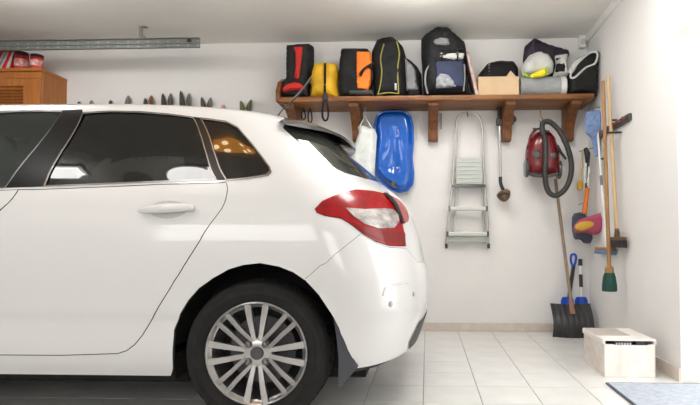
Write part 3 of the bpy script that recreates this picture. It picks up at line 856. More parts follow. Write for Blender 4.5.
# yellow bag
Z2 = lambda p: zp(p, 270, 30, 5.06)
t = thing('drawstring_bag', 'yellow nylon bag with a black zip between black bags on the shelf', 'bag', (at(326, 90, 4.55).x, 4.55, ST))
soft('body', Z2([(222, 178), (275, 166), (340, 176), (350, 230), (340, 280), (352, 335), (200, 335), (212, 290), (200, 260), (214, 220)]), 4.50, .22, .07, M_YELLOW, t, wob=.004)
patch('zip', Z2([(272, 166), (284, 166), (283, 328), (271, 328)]), 4.378, M_CLOTHBLK, t, th=.03, r=.006, sm=0)
lp = pxline([(325, 94), (324, 100), (322.8, 108), (322.5, 116), (324.5, 120.5), (327.5, 119), (328.2, 111), (326.8, 102), (325.6, 95)], SF - .012)
B().tube(bez(lp, 4), .0085, 6).build('hanging_strap', M_CLOTHBLK, t)
p = at(325.3, 97, SF - .014)
B().blob(p + Vector((0, 0, .0)), (.045, .02, .06), .4, .4).build('strap_buckle', M_BLACK, t)

# black and orange bag
Z3 = lambda p: zp(p, 270, 20, 3.376)
t = thing('sports_bag', 'black and orange two-tone bag beside the yellow bag', 'bag', (at(356, 90, 4.55).x, 4.55, ST))
soft('body', Z3([(241, 105), (290, 104), (338, 105), (344, 165), (346, 253), (240, 253), (232, 180)]), 4.55, .28, .05, M_CLOTHBLK, t, sm=1)
patch('orange_panel', Z3([(290, 104), (339, 106), (344, 165), (342, 205), (330, 237), (290, 235)]), 4.415, M_ORANGE, t, th=.04, r=.02)
patch('base_band', Z3([(268, 238), (345, 236), (345, 250), (268, 251)]), 4.41, mat('dark_grey_band', (.07, .07, .07), .7), t, th=.02, r=.01, sm=0)
B().tube(bez(pxline(Z3([(306, 190), (314, 172), (326, 158), (340, 160), (346, 178), (344, 205)]), 4.398), 5), .009, 6).build('carry_strap', M_CLOTHBLK, t)

# black backpack with yellow piping
Z4 = lambda p: zp(p, 350, 30, 5.06)
t = thing('backpack', 'black backpack with olive yellow piping and grey side pockets', 'backpack', (at(395, 90, 4.54).x, 4.54, ST))
soft('body', Z4([(135, 62), (175, 48), (235, 50), (268, 85), (284, 140), (290, 335), (128, 338), (122, 300), (113, 200), (110, 120)]), 4.53, .30, .08, M_CLOTHBLK, t, wob=.002)
soft('side_pocket', Z4([(270, 135), (300, 150), (340, 185), (362, 225), (366, 335), (280, 335)]), 4.55, .20, .05, M_CLOTHBLK, t)
patch('grey_side_panel', Z4([(277, 140), (308, 170), (330, 200), (336, 265), (346, 300), (285, 308)]), 4.44, M_GREYNYL, t, th=.03)
for nm, ln in (('piping', [(172, 70), (155, 140), (161, 215), (151, 290), (140, 325)]), ('piping', [(236, 58), (250, 120), (241, 200), (246, 322)]), ('piping', [(140, 325), (195, 318), (246, 322)])):
    B().tube(bez(pxline(Z4(ln), 4.378), 6), .0055, 6).build(nm, M_PIPING, t)
B().tube(bez(pxline(Z4([(170, 52), (190, 40), (212, 40), (228, 52)]), 4.46), 5), .007, 6).build('grab_loop', M_CLOTHBLK, t)
patch('label_tag', Z4([(226, 270), (236, 270), (236, 304), (226, 304)]), 4.374, M_LIGHTGREY, t, th=.012, r=.004, sm=0)
B().tube(bez(pxline(Z4([(122, 170), (95, 180), (62, 205), (50, 228)]), 4.36), 5), .010, 6).build('shoulder_strap', M_CLOTHBLK, t)

# big black backpack
Z5 = lambda p: zp(p, 415, 20, 4.5)
t = thing('backpack', 'large black backpack with navy front pocket reaching almost to the ceiling', 'backpack', (at(444, 90, 4.5).x, 4.5, ST))
soft('body', Z5([(28, 85), (95, 42), (150, 44), (195, 85), (226, 112), (232, 150), (222, 180), (232, 240), (240, 338), (40, 338), (34, 260), (28, 160)]), 4.47, .34, .09, M_CLOTHBLK, t, wob=.003)
soft('lower_side', Z5([(215, 170), (226, 175), (238, 250), (266, 338), (215, 338)]), 4.50, .20, .04, M_CLOTHBLK, t)
patch('lid_patch', Z5([(80, 90), (110, 78), (150, 82), (158, 110), (120, 116), (84, 112)]), 4.30, M_GREYNYL, t, th=.02)
patch('white_band', Z5([(105, 160), (160, 146), (222, 148), (216, 176), (150, 180), (108, 174)]), 4.305, M_LIGHTGREY, t, th=.025)
patch('front_pocket', Z5([(88, 182), (222, 180), (224, 302), (90, 308)]), 4.30, M_BLUENYL, t, th=.05, r=.02)
patch('mesh_pocket', Z5([(95, 262), (112, 238), (150, 244), (172, 270), (186, 300), (95, 306)]), 4.285, mat('mesh_grey', (.30, .31, .33), .7, var=.25, scale=30), t, th=.025)
B().tube(bez(pxline(Z5([(58, 332), (46, 280), (52, 225), (82, 186)]), 4.32), 5), .008, 6).build('side_strap', M_GREYNYL, t)
B().tube(bez(pxline(Z5([(222, 200), (224, 260), (218, 320)]), 4.30), 5), .007, 6).build('side_strap', M_GREYNYL, t)
B().tube(bez(pxline(Z5([(100, 62), (112, 48), (135, 46), (148, 60)]), 4.40), 5), .008, 6).build('grab_loop', M_CLOTHCHAR, t)
B().tube(bez(pxline(Z5([(66, 120), (110, 132), (165, 136), (218, 128)]), 4.292), 5), .006, 6).build('lid_seam', M_CLOTHCHAR, t)
for x_ in (120, 190):
    B().tube(bez(pxline(Z5([(x_, 128), (x_ + 2, 155), (x_, 184)]), 4.284), 4), .006, 6).build('lid_strap', M_CLOTHBLK, t)
    B().blob(at(*Z5([(x_ + 1, 150)])[0], 4.28), (.028, .012, .022), .4, .4).build('buckle', M_GREYPL, t)
# flat packet leaning beside it
a0 = pxline(Z5([(228, 140), (240, 140), (291, 334), (274, 334)]), 4.44)
for p in a0[2:]: p.z = ST
tag(B().prism(a0, (0, .22, 0)).build('flat_packet', M_STRIPEMAT, smooth=False, bevel=.003), 'slim pinkish white packet leaning between large backpack and cardboard box', 'packet')

# cardboard box
x0, x1 = at(478.5, 85, 4.40).x, at(519, 85, 4.40).x; zt = at(500, 76.5, 4.40).z
t = thing('cardboard_box', 'small open brown cardboard box on the shelf', 'box', ((x0 + x1) / 2, 4.5, ST))
th = .006
B().box(x0, x1, 4.40, 4.40 + th, ST, zt).box(x0, x1, 4.56 - th, 4.56, ST, zt).box(x0, x0 + th, 4.40 + th, 4.56 - th, ST, zt).box(x1 - th, x1, 4.40 + th, 4.56 - th, ST, zt).box(x0, x1, 4.4, 4.56, ST, ST + th).build('body', M_CARD, t, smooth=False)
B().prism([at(506, 77, 4.41), at(517, 77.5, 4.41), at(510.5, 70.5, 4.43)], (0, .006, 0)).build('flap', M_CARD, t, smooth=False)
B().prism([(x0, 4.552, zt), (x1, 4.552, zt), (x1, 4.60, zt + .03), (x0, 4.60, zt + .03)], (0, .002, .006)).build('flap', M_CARD, t, smooth=False)
Z6 = lambda p: zp(p, 470, 30, 4.5)
t = thing('shoulder_bag', 'black bag with a grey strap behind the cardboard box', 'bag', (at(498, 85, 4.65).x, 4.65, ST))
soft('body', Z6([(30, 285), (35, 205), (80, 150), (125, 139), (196, 140), (216, 170), (218, 285)]), 4.65, .12, .05, M_CLOTHBLK, t, lift=.1)
patch('strap', Z6([(82, 150), (92, 148), (92, 225), (82, 225)]), 4.60, M_GREYNYL, t, th=.02, r=.005, sm=0)

# grey rolled mat with things on it
xa, xb = at(520, 85, 4.45).x, at(566, 85, 4.45).x; rr = (at(540, 76.5, 4.45).z - ST) / 2
t = thing('rolled_mat', 'grey rolled foam mat lying on the shelf', 'mat', ((xa + xb) / 2, 4.47, ST))
pr = [(rr * .3, 0), (rr * .34, .004), (rr * .6, .002), (rr * .9, 0), (rr, .008), (rr, xb - xa - .008), (rr * .9, xb - xa), (rr * .3, xb - xa)]
B().lathe((xa, 4.47, ST + rr), (1, 0, 0), pr, 32).build('roll', M_FOAM, t)
B().lathe((xb - .055, 4.47, ST + rr), (1, 0, 0), [(rr * .98, 0), (rr + .003, .003), (rr + .003, .045), (rr * .98, .048)], 32).build('end_band', M_LIGHTGREY, t)
zr = ST + 2 * rr
t = thing('helmet_bag', 'pale grey rounded bag with lime and yellow trim on top of the rolled mat', 'bag', (at(536, 75, 4.47).x, 4.47, zr))
soft('body', Z6([(228, 165), (268, 112), (310, 99), (352, 114), (378, 150), (374, 190), (340, 214), (262, 214), (236, 200)]), 4.47, .22, .09, M_LIGHTGREY, t, floorz=zr, lift=.03)
patch('yellow_panel', Z6([(272, 200), (338, 168), (346, 200), (322, 210), (275, 215)]), 4.37, M_BRIGHTYEL, t, th=.03)
patch('lime_trim', Z6([(332, 165), (352, 158), (356, 188), (346, 206), (344, 180)]), 4.375, M_LIME, t, th=.03)
patch('lime_trim', Z6([(236, 186), (258, 196), (272, 204), (270, 214), (246, 206)]), 4.385, M_LIME, t, th=.03)
t = thing('duffel_bag', 'dark purple black bag draped behind the pale rounded bag', 'bag', (at(545, 80, 4.62).x, 4.62, ST))
soft('body', Z6([(238, 290), (238, 130), (245, 75), (290, 36), (350, 64), (446, 92), (448, 116), (400, 150), (400, 290)]), 4.653, .13, .06, M_PURPLE, t, wob=.004, lift=.1)
B().tube(bez(pxline(Z6([(290, 40), (282, 70), (286, 105)]), 4.585), 5), .006, 6).build('seam', mat('purple_trim', (.10, .03, .11), .6), t)
t = thing('shoe_bag', 'white rimmed black pouch on the rolled mat beside the pale bag', 'bag', (at(560, 75, 4.47).x, 4.47, zr))
soft('body', Z6([(380, 116), (440, 106), (436, 138), (446, 205), (372, 206), (386, 160)]), 4.47, .12, .04, M_LIGHTGREY, t, floorz=zr, lift=.03)
patch('black_panel', Z6([(388, 152), (432, 144), (431, 190), (383, 190)]), 4.418, M_CLOTHBLK, t, th=.02, r=.01)
patch('black_slot', Z6([(384, 128), (430, 116), (432, 124), (388, 136)]), 4.418, M_CLOTHBLK, t, th=.02, r=.008, sm=0)
t = thing('sports_bag', 'black bag with a white looped edge at the wall end of the shelf', 'bag', (at(583, 85, 4.5).x, 4.5, ST))
soft('body', Z6([(428, 290), (432, 205), (446, 180), (478, 130), (525, 108), (578, 98), (574, 150), (566, 290)]), 4.48, .24, .06, M_CLOTHBLK, t, wob=.002)
patch('grey_panel', Z6([(440, 190), (455, 160), (478, 132), (520, 110), (490, 150), (462, 196)]), 4.37, M_LIGHTGREY, t, th=.03)
B().tube(bez(pxline(Z6([(452, 208), (462, 180), (492, 142), (532, 108), (560, 98), (574, 112), (562, 150), (520, 170), (480, 206), (462, 216)]), 4.362), 5, closed=True), .009, 6, closed=True).build('white_edging', M_LIGHTGREY, t)

# clips hanging below the shelf near its free end
for px, py0, py1, lab in ((303.5, 111, 119.5, 'small black strap clip hanging from a nail beneath the shelf by red bag'), (310, 111, 122.5, 'longer black strap clip hanging beneath the shelf by red bag')):
    Y = 4.60
    pts = pxline([(px, py0 - 2), (px - 1.8, py0 + 3), (px - 1.6, py1 - 2), (px + .3, py1), (px + 1.9, py1 - 2), (px + 1.6, py0 + 3)], Y)
    k = thing('strap_clip', lab, 'clip', pts[3])
    B().tube(bez(pts, 4, closed=True), .0065, 6, closed=True).build('loop', M_BLACK, k)
    B().tube([pts[0], Vector((pts[0].x, Y, SU))], .005, 6).build('cord', M_BLACK, k)

# ================================================================== THINGS HANGING ON THE BACK WALL
# blue sled
Z7 = lambda p: zp(p, 340, 100, 4.05)
SLED = [(150, 62), (175, 48), (215, 45), (262, 48), (285, 65), (294, 110), (295, 170), (290, 230), (297, 290), (294, 340), (275, 365), (240, 372), (205, 358), (165, 325), (138, 285), (140, 220), (148, 150), (140, 110)]
YS = 4.66
t = thing('sled', 'bright blue plastic sled hanging upright beneath the shelf', 'sled', (at(393, 185, YS).x, YS, at(393, 191, YS).z))
out = smooth_poly(densify(w_at(Z7(SLED), YS), .05), 2)
cx = sum(p[0] for p in out) / len(out); cz = sum(p[1] for p in out) / len(out)
V, T, D = fill(out, .016)
def sled_h(a, z, d):
    q = min(d / .045, 1.0); h = .055 * (q * q * (3 - 2 * q))
    u = (a - cx); w = (z - cz)
    h -= .016 * math.exp(-(u / .028) ** 2) * (1 if abs(w) < .22 else 0) * min(1, max(0, (.22 - abs(w)) / .06))
    h -= .02 * math.exp(-(((u + .02) / .06) ** 2 + ((w + .13) / .09) ** 2))
    h += .012 * math.exp(-(((u) / .08) ** 2 + ((w - .12) / .10) ** 2))
    return h
n = len(V)
vv = [(a, YS - sled_h(a, z, d), z) for (a, z), d in zip(V, D)] + [(a, YS - sled_h(a, z, d) + .006, z) for (a, z), d in zip(V, D)]
B().add(vv, [tuple(q) for q in T] + [(q[2] + n, q[1] + n, q[0] + n) for q in T]).build('hull', M_BLUESLED, t, angle=70)
B().tube([Vector((a, YS, z)) for a, z in out], .011, 8, closed=True).build('rim', M_BLUESLED, t)
kp = at(394, 184.5, YS - .07)
B().blob(kp, (.05, .05, .05), .8, .8).build('tow_knob', mat('tow_knob', (.16, .15, .12), .6, var=.4, scale=40), t)
B().tube(bez([kp, kp + Vector((-.03, .0, .03)), kp + Vector((-.07, .02, .05))], 4), .006, 6).build('tow_rope', M_BLACK, t)
p = at(393, 109.5, YS - .02)
B().tube([(p.x, YS - .01, p.z - .02), (p.x, YS - .01, SU)], .004, 6).build('hanging_cord', M_GREYPL, t)
# white plastic bag
YW = 4.58
t = thing('plastic_bag', 'white translucent plastic bag hanging between shelf bracket and sled', 'bag', (at(365, 160, YW).x, YW, at(365, 175, YW).z))
soft('sack', zp([(100, 270), (135, 262), (165, 278), (200, 282), (214, 320), (205, 470), (200, 560), (60, 560), (72, 420), (110, 300)], 340, 80, 5.79), YW, .10, .05, M_FILM, t, floorz=None, wob=.006)
B().tube(bez(pxline([(359, 128), (362, 122), (365, 118), (368, 122), (372, 128)], YW), 4), .006, 6).build('handle', M_FILM, t)
p = at(365, 118, YW); B().tube([p, Vector((p.x, YW, SU))], .003, 6).build('hanging_cord', M_FILM, t)

# step ladder
YL = 4.66
t = thing('step_ladder', 'aluminium step ladder with hoop handrail hanging from the shelf', 'ladder', (at(467, 245, YL).x, YL, at(467, 248, YL).z))
hoop = [(446.5, 245), (449, 215), (452, 186), (454.5, 157), (455.5, 130), (457, 119), (461, 114), (468, 112.7), (475, 113.5), (480, 118), (482.5, 129), (483.5, 157), (485, 186), (487, 215), (488.5, 246)]
B().tube(bez(pxline(hoop[:5], YL), 4), .012, 8).build('rail', M_ALU, t)
B().tube(bez(pxline(hoop[-5:], YL), 4), .012, 8).build('rail', M_ALU, t)
B().tube(bez(pxline(hoop[4:11], YL), 5), .010, 8).build('handrail', M_ALU, t)
def px_box(b, xa, xb, ya, yb, Y0, Y1):
    a = at(xa, yb, Y0); c = at(xb, ya, Y0); return b.box(a.x, c.x, Y0, Y1, a.z, c.z)
px_box(B(), 456, 482.5, 158, 184.5, YL - .03, YL - .005).build('platform', M_ALUTREAD, t, smooth=False, bevel=.004)
for k, y in enumerate((161, 165, 169, 173, 177, 181)):
    px_box(B(), 457, 481.5, y, y + 1.2, YL - .036, YL - .03).build('platform_rib', M_ALU, t, smooth=False)
px_box(B(), 452, 485.5, 184.5, 187, YL - .045, YL + .005).build('step_edge', M_GREYPL, t, smooth=False, bevel=.003)
for (xa, xb, ya, yb) in ((448.5, 488, 206.8, 210.3), (446.5, 489, 232, 236)):
    st_ = px_box(B(), xa, xb, ya, yb, YL - .05, YL + .012).build('step', M_ALU, t, smooth=False, bevel=.004)
    px_box(B(), xa, xa + 2, ya - .6, yb + .6, YL - .054, YL + .014).build('step_cap', M_GREYPL, st_, smooth=False)
    px_box(B(), xb - 2, xb, ya - .6, yb + .6, YL - .054, YL + .014).build('step_cap', M_GREYPL, st_, smooth=False)
px_box(B(), 447.5, 488, 236.2, 242, YL - .012, YL + .0).build('bottom_plate', M_ALUTREAD, t, smooth=False, bevel=.003)
for x in (446.5, 488.8):
    px_box(B(), x - 1.3, x + 1.3, 243.5, 248.5, YL - .018, YL + .018).build('foot', M_BLACK, t, smooth=False, bevel=.004)
for (x0_, x1_) in ((452.5, 459), (485, 480.5)):
    pA, pB = at(x0_, 243 if x0_ < 470 else 244, YL + .035), at(x1_, 160, YL + .035)
    B().tube([pA, pB], .009, 8).build('rear_leg', M_ALU, t)
p = at(467.5, 117, YL - .02)
B().tube(bez([Vector((p.x, YB, p.z + .05)), p + Vector((0, .02, .05)), p + Vector((0, -.012, .03)), p + Vector((0, -.014, 0)), p + Vector((0, -.03, .015))], 4), .006, 6).build('wall_hook', mat('brass_hook', (.35, .25, .10), .4, metal=.7), t)

# thin hook strip beside a bracket
t = px_box(B(), 440.5, 441.8, 113, 129, 4.70, 4.715).build('metal_strip', M_GALV, smooth=False)
tag(t, 'thin metal strip hanging beside the shelf bracket and the ladder', 'strip')

# vacuum tube with floor head
YV = 4.62
t = thing('vacuum_tube', 'steel vacuum cleaner tube with brown floor head hanging by a bracket', 'vacuum tube', (at(503, 200, YV).x, YV, at(503, 203, YV).z))
B().tube(pxline([(499.3, 112), (499.9, 145), (500.4, 179)], YV), .0125, 10).build('tube', M_TUBE, t)
B().tube(pxline([(499.2, 104), (499.5, 122)], YV), .017, 10).build('grip', M_BLACK, t)
px_box(B(), 496.8, 502.2, 118, 125, YV - .03, YV + .02).build('clamp', M_BLACK, t, smooth=False, bevel=.006)
B().tube(bez(pxline([(500.4, 177), (500.5, 182), (501.5, 186), (503.5, 190)], YV), 4), [.016] * 12 + [.014], 10).build('swivel_joint', M_BLACK, t)
hd = smooth_poly(w_at([(496, 196), (498.5, 192), (503, 189.5), (508, 188.5), (511, 192), (510, 198), (505, 202.5), (500, 200.5)], YV), 1)
B().inflate(hd, .10, .04, .012, 'y', YV).build('floor_head', M_BROWNPL, t)
B().tube(bez(pxline([(498, 196), (502, 194), (506, 193.5), (509, 195.5)], YV - .05), 4), .008, 6).build('brush_strip', M_BLACK, t)
# spare black clamp on the bracket's other side
t = thing('tube_clamp', 'black plastic tube clamp on the right side of the bracket by the vacuum tube', 'clamp', (at(512, 122, 4.6).x, 4.6, at(512, 125, 4.6).z))
px_box(B(), 510.6, 514, 112, 124, 4.59, 4.64).build('body', M_BLACK, t, smooth=False, bevel=.006)
B().tube(bez(pxline([(513, 116), (515, 117.5), (515, 121), (512.5, 123)], 4.6), 4), .008, 6).build('spring_arm', M_BLACK, t)

# red vacuum cleaner hanging on the wall
YK = 4.56
ZV = lambda p: zp(p, 515, 110, 4.5)
t = thing('vacuum_cleaner', 'dark red canister vacuum cleaner hanging on the wall with its hose', 'vacuum cleaner', (at(541, 178, YK).x, YK, at(541, 180, YK).z))
bd = smooth_poly(w_at(ZV([(62, 300), (46, 270), (45, 190), (58, 140), (85, 105), (120, 92), (155, 95), (182, 130), (200, 190), (202, 250), (195, 296), (130, 304)]), YK), 2)
B().inflate(bd, .24, .10, .016, 'y', YK).build('body', M_VACRED, t)
for (x, y, rx) in ((52, 262, .05), (196, 268, .05)):
    c = at(*ZV([(x, y)])[0], YK)
    sgn = -1 if x < 100 else 1
    B().lathe(c + Vector((-.012 * sgn, 0, 0)), (sgn, 0, 0), [(.0, 0), (.078, 0), (.082, .006), (.082, .024), (.07, .03), (.0, .03)], 28).build('wheel', M_GREYPL, t)
c = at(*ZV([(98, 200)])[0], YK - .118)
B().lathe(c, (0, -1, 0), [(.0, 0), (.034, 0), (.034, .010), (.026, .014), (.024, .010), (.0, .010)], 20).build('dial', M_GREYPL, t)
c = at(*ZV([(172, 205)])[0], YK - .11)
B().lathe(c, (0, -1, 0), [(.0, 0), (.026, 0), (.026, .010), (.018, .014), (.0, .014)], 20).build('button', M_GREYPL, t)
hb = bez(pxline(ZV([(62, 285), (100, 296), (150, 297), (192, 285)]), YK - .105), 4)
B().tube(hb, .012, 8).build('bumper_strip', M_GREYPL, t)
hd = bez(pxline(ZV([(62, 160), (70, 118), (95, 88), (130, 84)]), YK - .06), 5)
B().tube(hd, .011, 8).build('carry_handle', M_VACRED, t)
hs = ZV([(128, 115), (122, 75), (130, 55), (160, 56), (200, 95), (235, 165), (253, 235), (250, 300), (228, 352), (190, 384), (158, 376), (140, 340), (135, 280), (138, 210), (137, 150), (132, 112)])
hp = bez([at(x, y, YK - .145) for x, y in hs], 10)
rr_ = [.0215 + (.0022 if i % 2 else 0) for i in range(len(hp))]
B().tube(hp, rr_, 10).build('hose', M_HOSE, t)
B().tube(pxline(ZV([(80, 84), (120, 88), (155, 98)]), YK - .12), .009, 8).build('hose_lock', M_GREYPL, t)
B().tube(pxline(ZV([(188, 160), (205, 190), (230, 222)]), YK - .09), [.016, .013, .009], 8).build('crevice_nozzle', M_BLACK, t)
p = at(540.5, 115, YK)
B().tube(bez([Vector((p.x, YK, SU)), p, p + Vector((.015, -.01, -.04)), p + Vector((.0, -.02, -.075)), p + Vector((-.012, -.01, -.05))], 5), .005, 6).build('hook', mat('brass_hook', (.35, .25, .10), .4, metal=.7), t)

# motion sensor in the corner
p0 = at(582, 42, 4.70)
t = thing('motion_sensor', 'small white motion sensor in the upper corner of the back wall', 'sensor', (p0.x, 4.70, p0.z - .06))
B().blob((p0.x, 4.695, p0.z), (.062, .06, .115), .35, .35).build('housing', M_WHITEPL, t)
B().blob((p0.x, 4.672, p0.z - .012), (.042, .03, .05), .5, .5).build('lens', M_LIGHTGREY, t)
B().box(p0.x - .012, p0.x + .012, 4.70, YB, p0.z - .02, p0.z + .02).build('mount', M_WHITEPL, t, smooth=False)

# ================================================================== SHOVELS IN THE CORNER
t = thing('snow_shovel', 'black ribbed snow shovel with a long wooden handle leaning in the corner', 'shovel', (at_z(573, 337, 0).x, at_z(573, 337, 0).y, 0))
YQ = at_z(573, 337.5, 0).y
xa, xb = at(553.2, 330, YQ).x, at(594, 330, YQ).x; zt = at(573, 306, YQ).z
vv = []; ff = []; NX, NZ = 42, 10
for side in (0, 1):
    for j in range(NZ + 1):
        f = j / NZ; z = zt * f + .0
        for i in range(NX + 1):
            g = i / NX; x = xa + (xb - xa) * g
            bow = -.055 * (1 - (2 * g - 1) ** 2) * (1 - f) + .08 * f * f - .05 * math.sin(math.pi * f)
            rib = .006 * (1 if (i // 3) % 2 else 0)
            zz = z + (.010 * abs(2 * g - 1) if f > .9 else 0)
            vv.append((x, YQ + .02 - bow * .0 + bow + rib + side * .006, zz))
n = (NX + 1) * (NZ + 1)
for j in range(NZ):
    for i in range(NX):
        a = j * (NX + 1) + i
        ff += [(a, a + 1, a + NX + 2, a + NX + 1), (a + n + NX + 1, a + n + NX + 2, a + n + 1, a + n)]
for i in range(NX):
    ff += [(i, i + n, i + n + 1, i + 1)]; a = NZ * (NX + 1) + i; ff += [(a, a + 1, a + n + 1, a + n)]
for j in range(NZ):
    a = j * (NX + 1); ff += [(a, a + NX + 1, a + n + NX + 1, a + n)]; a += NX; ff += [(a, a + n, a + n + NX + 1, a + NX + 1)]
B().add(vv, ff).build('scoop', M_SHOVELBLK, t, angle=30)
hb0 = at(571.8, 307, YQ + .03); hb1 = at(557.5, 196, 4.665); hb2 = hb1 + (hb1 - hb0) * .16
hb2.y = 4.69
B().tube([hb0, hb1, hb2], .0135, 10).build('handle', M_OLDSTICK, t)
B().tube([hb0 + (hb1 - hb0) * -.06, hb0 + (hb1 - hb0) * .06], [.024, .018], 10).build('socket', mat('socket_tan', (.30, .16, .10), .6), t)

def blue_shovel(px, label, top_px, dhandle):
    Yb = YQ + .17
    foot = at(px[0], 303, Yb); foot.z = 0
    t = thing('snow_shovel', label, 'shovel', (foot.x, Yb, 0))
    w = .056
    zt = at(px[0], 297, Yb).z
    pl = [(foot.x - w, 0), (foot.x + w, 0), (foot.x + w, zt - .03), (foot.x + w * .75, zt), (foot.x - w * .75, zt), (foot.x - w, zt - .03)]
    B().prism([(a, Yb, z) for a, z in pl], (0, .012, 0)).build('blade', M_SHOVELBLUE, t, smooth=False, bevel=.004)
    s0 = Vector((foot.x, Yb - .004, zt - .09)); s1 = at(*top_px, 4.64)
    B().tube([s0, s0 + (s1 - s0) * .22], [.020, .016], 10).build('socket', M_SHOVELBLUE, t)
    return t, s0, s1
t, s0, s1 = blue_shovel((567.5,), 'small blue shovel with black shaft and blue D grip in the corner', (573.5, 266), True)
B().tube([s0 + (s1 - s0) * .2, s1], .0165, 10).build('shaft', M_BLACK, t)
g = pxline([(573.3, 267), (571.2, 262.5), (570.8, 258), (571.6, 254.8), (574.6, 254.5), (576, 256.5), (575.6, 261.5), (574, 266.5)], 4.64)
B().tube(bez(g, 4, closed=True), .0105, 8, closed=True).build('d_grip', M_SHOVELBLUE, t)
t, s0, s1 = blue_shovel((581.5,), 'small blue shovel with black and white banded shaft in the corner', (580.3, 259), False)
for a, b, m, r in ((.2, .42, M_WHITEPL, .0125), (.42, .68, M_BLACK, .0165), (.68, .86, M_WHITEPL, .0125), (.86, 1.0, M_BLACK, .0175)):
    B().tube([s0 + (s1 - s0) * a, s0 + (s1 - s0) * b], r, 10).build('shaft_band', m, t)

# ================================================================== TOOLS ON THE RIGHT WALL
def wx(px, py, off): return at_x(px, py, XR - off)
t = thing('tool_rail', 'narrow dark tool rail with red pegs screwed to the right wall', 'rail', wx(614, 128, .01))
a, b = wx(598, 132.5, .012), wx(630.5, 121, .012); b.z = a.z = (a.z + b.z) / 2
B().bar(a, b, .024, .05, up=(0, 0, 1)).build('rail', mat('rail_dark', (.06, .055, .05), .5), t, smooth=False, bevel=.003)
for k in range(7):
    q = a.lerp(b, (k + .5) / 7)
    B().tube([q + Vector((-.012, 0, .004)), q + Vector((-.03, 0, -.004)), q + Vector((-.042, 0, .012))], .005, 6).build('peg', mat('peg_red', (.42, .06, .03), .5), t)
def broom(name, label, top, bot, off, stick, r=.0125):
    p0, p1 = wx(*top, off), wx(*bot, off)
    t = thing(name, label, 'broom' if 'broom' in name else 'mop', p1)
    B().tube([p0, p1], r, 10).build('stick', stick, t)
    q = p0.lerp(p1, .28)
    B().bar(q + Vector((r * .5, 0, 0)), Vector((XR - .001, q.y, q.z)), .02, .012).build('wall_clip', M_BLACK, t, smooth=False)
    return t, p0, p1
# green broom, upright stick
t, p0, p1 = broom('broom', 'round broom with dark green bristles and brown stick on the tool rail', (603, 81), (609.3, 270), .125, M_STICK, .0145)
B().lathe(p1 + Vector((0, 0, .03)), (0, 0, -1), [(.016, 0), (.03, .012), (.032, .045), (.034, .055)], 18).build('collar', M_STICK, t)
vv = p1 + Vector((0, 0, -.02))
B().lathe(vv, (0, 0, -1), [(.034, 0), (.044, .03), (.052, .09), (.053, .125), (.05, .135), (.0, .13)], 22).build('bristles', M_GREENBR, t)
# pale broom with black head
t, p0, p1 = broom('broom', 'broom with a wide black bristle head and pale stick on the tool rail', (608, 76.5), (617, 238), .05, M_PALESTICK, .0135)
B().lathe(p1 + Vector((0, 0, .07)), (0, 0, -1), [(.015, 0), (.018, .03), (.022, .075)], 12).build('socket', M_BROWNPL, t)
B().bar(p1 + Vector((0, -.13, -.005)), p1 + Vector((0, .13, -.005)), .05, .026).build('head', M_BROWNPL, t, smooth=False, bevel=.005)
B().bar(p1 + Vector((0, -.135, -.043)), p1 + Vector((0, .135, -.043)), .05, .055).build('bristles', M_BLKBR, t, smooth=False, bevel=.006)
# flat mop with white shaft
t, p0, p1 = broom('flat_mop', 'blue grey flat mop with white shaft behind the green broom', (597.2, 126), (606.5, 248), .03, M_WHITEPL, .010)
q = p0.lerp(p1, .42); B().tube([q, p0.lerp(p1, .50)], .013, 8).build('joint', M_GREYNYL, t)
B().bar(p1 + Vector((-.01, -.17, -.005)), p1 + Vector((-.01, .19, -.005)), .05, .022).build('plate', M_STICK, t, smooth=False, bevel=.004)
B().bar(p1 + Vector((-.01, -.175, -.033)), p1 + Vector((-.01, .195, -.033)), .055, .034).build('pad', M_MOPBLUE, t, smooth=False, bevel=.008)
# blue cloth
Yc = 4.40
t = thing('cleaning_cloth', 'light blue cloth hanging over a peg at the end of the shelf', 'cloth', (at(592, 155, Yc).x, Yc, at(592, 157, Yc).z))
cl = smooth_poly(densify(w_at([(586, 111), (600, 109.5), (601.5, 120), (600.5, 134), (598.5, 141), (599, 156), (595, 157.5), (593, 146), (590, 137), (585.5, 133.5), (584.5, 124)], Yc), .05), 1)
B().inflate(cl, .05, .025, .014, 'y', Yc, wob=.006).build('cloth', M_BLUECLOTH, t)
B().tube(bez(pxline([(585.5, 132.5), (590, 134), (595, 139), (599, 138)], Yc - .022), 4), .008, 6).build('fold', M_BLUECLOTH, t)
p = at(594, 110.5, Yc)
B().tube([p + Vector((0, 0, -.02)), p + Vector((0, 0, .02)), Vector((XR, Yc, p.z + .03))], .005, 6).build('peg', M_GALV, t)
# snow brush: black head, white bristles, orange grip
Yn = 4.50
t = thing('snow_brush', 'black snow brush with orange ribbed grip hanging on the right wall', 'brush', (at(586, 214, Yn).x, Yn, at(586, 216, Yn).z))
pts = pxline([(585.5, 150), (587, 165), (586.8, 180), (586, 192)], Yn)
B().tube(bez(pts, 5), .012, 8).build('shaft', M_BLACK, t)
hd = w_at([(583.5, 148.5), (587, 147), (590.5, 153), (589.5, 166), (587.5, 172), (586, 166), (585, 158)], Yn - .02)
B().inflate(hd, .045, .02, .012, 'y', Yn - .02).build('scraper_head', M_BLACK, t)
B().inflate(w_at([(584.8, 163), (586.8, 163), (586.4, 183), (584, 183)], Yn - .035), .03, .015, .012, 'y', Yn - .035).build('bristles', M_WHITEPL, t)
B().inflate(w_at([(588.2, 166), (590.2, 166), (588.8, 186), (587, 186)], Yn - .035), .03, .015, .012, 'y', Yn - .035).build('bristles', M_WHITEPL, t)
gp = bez(pxline([(587.3, 188), (586.5, 197), (585.5, 206), (584.5, 214)], Yn - .02), 6)
B().tube(gp, [.017 + (.004 if i % 2 else 0) for i in range(len(gp))], 10).build('grip', M_GRIPORANGE, t)
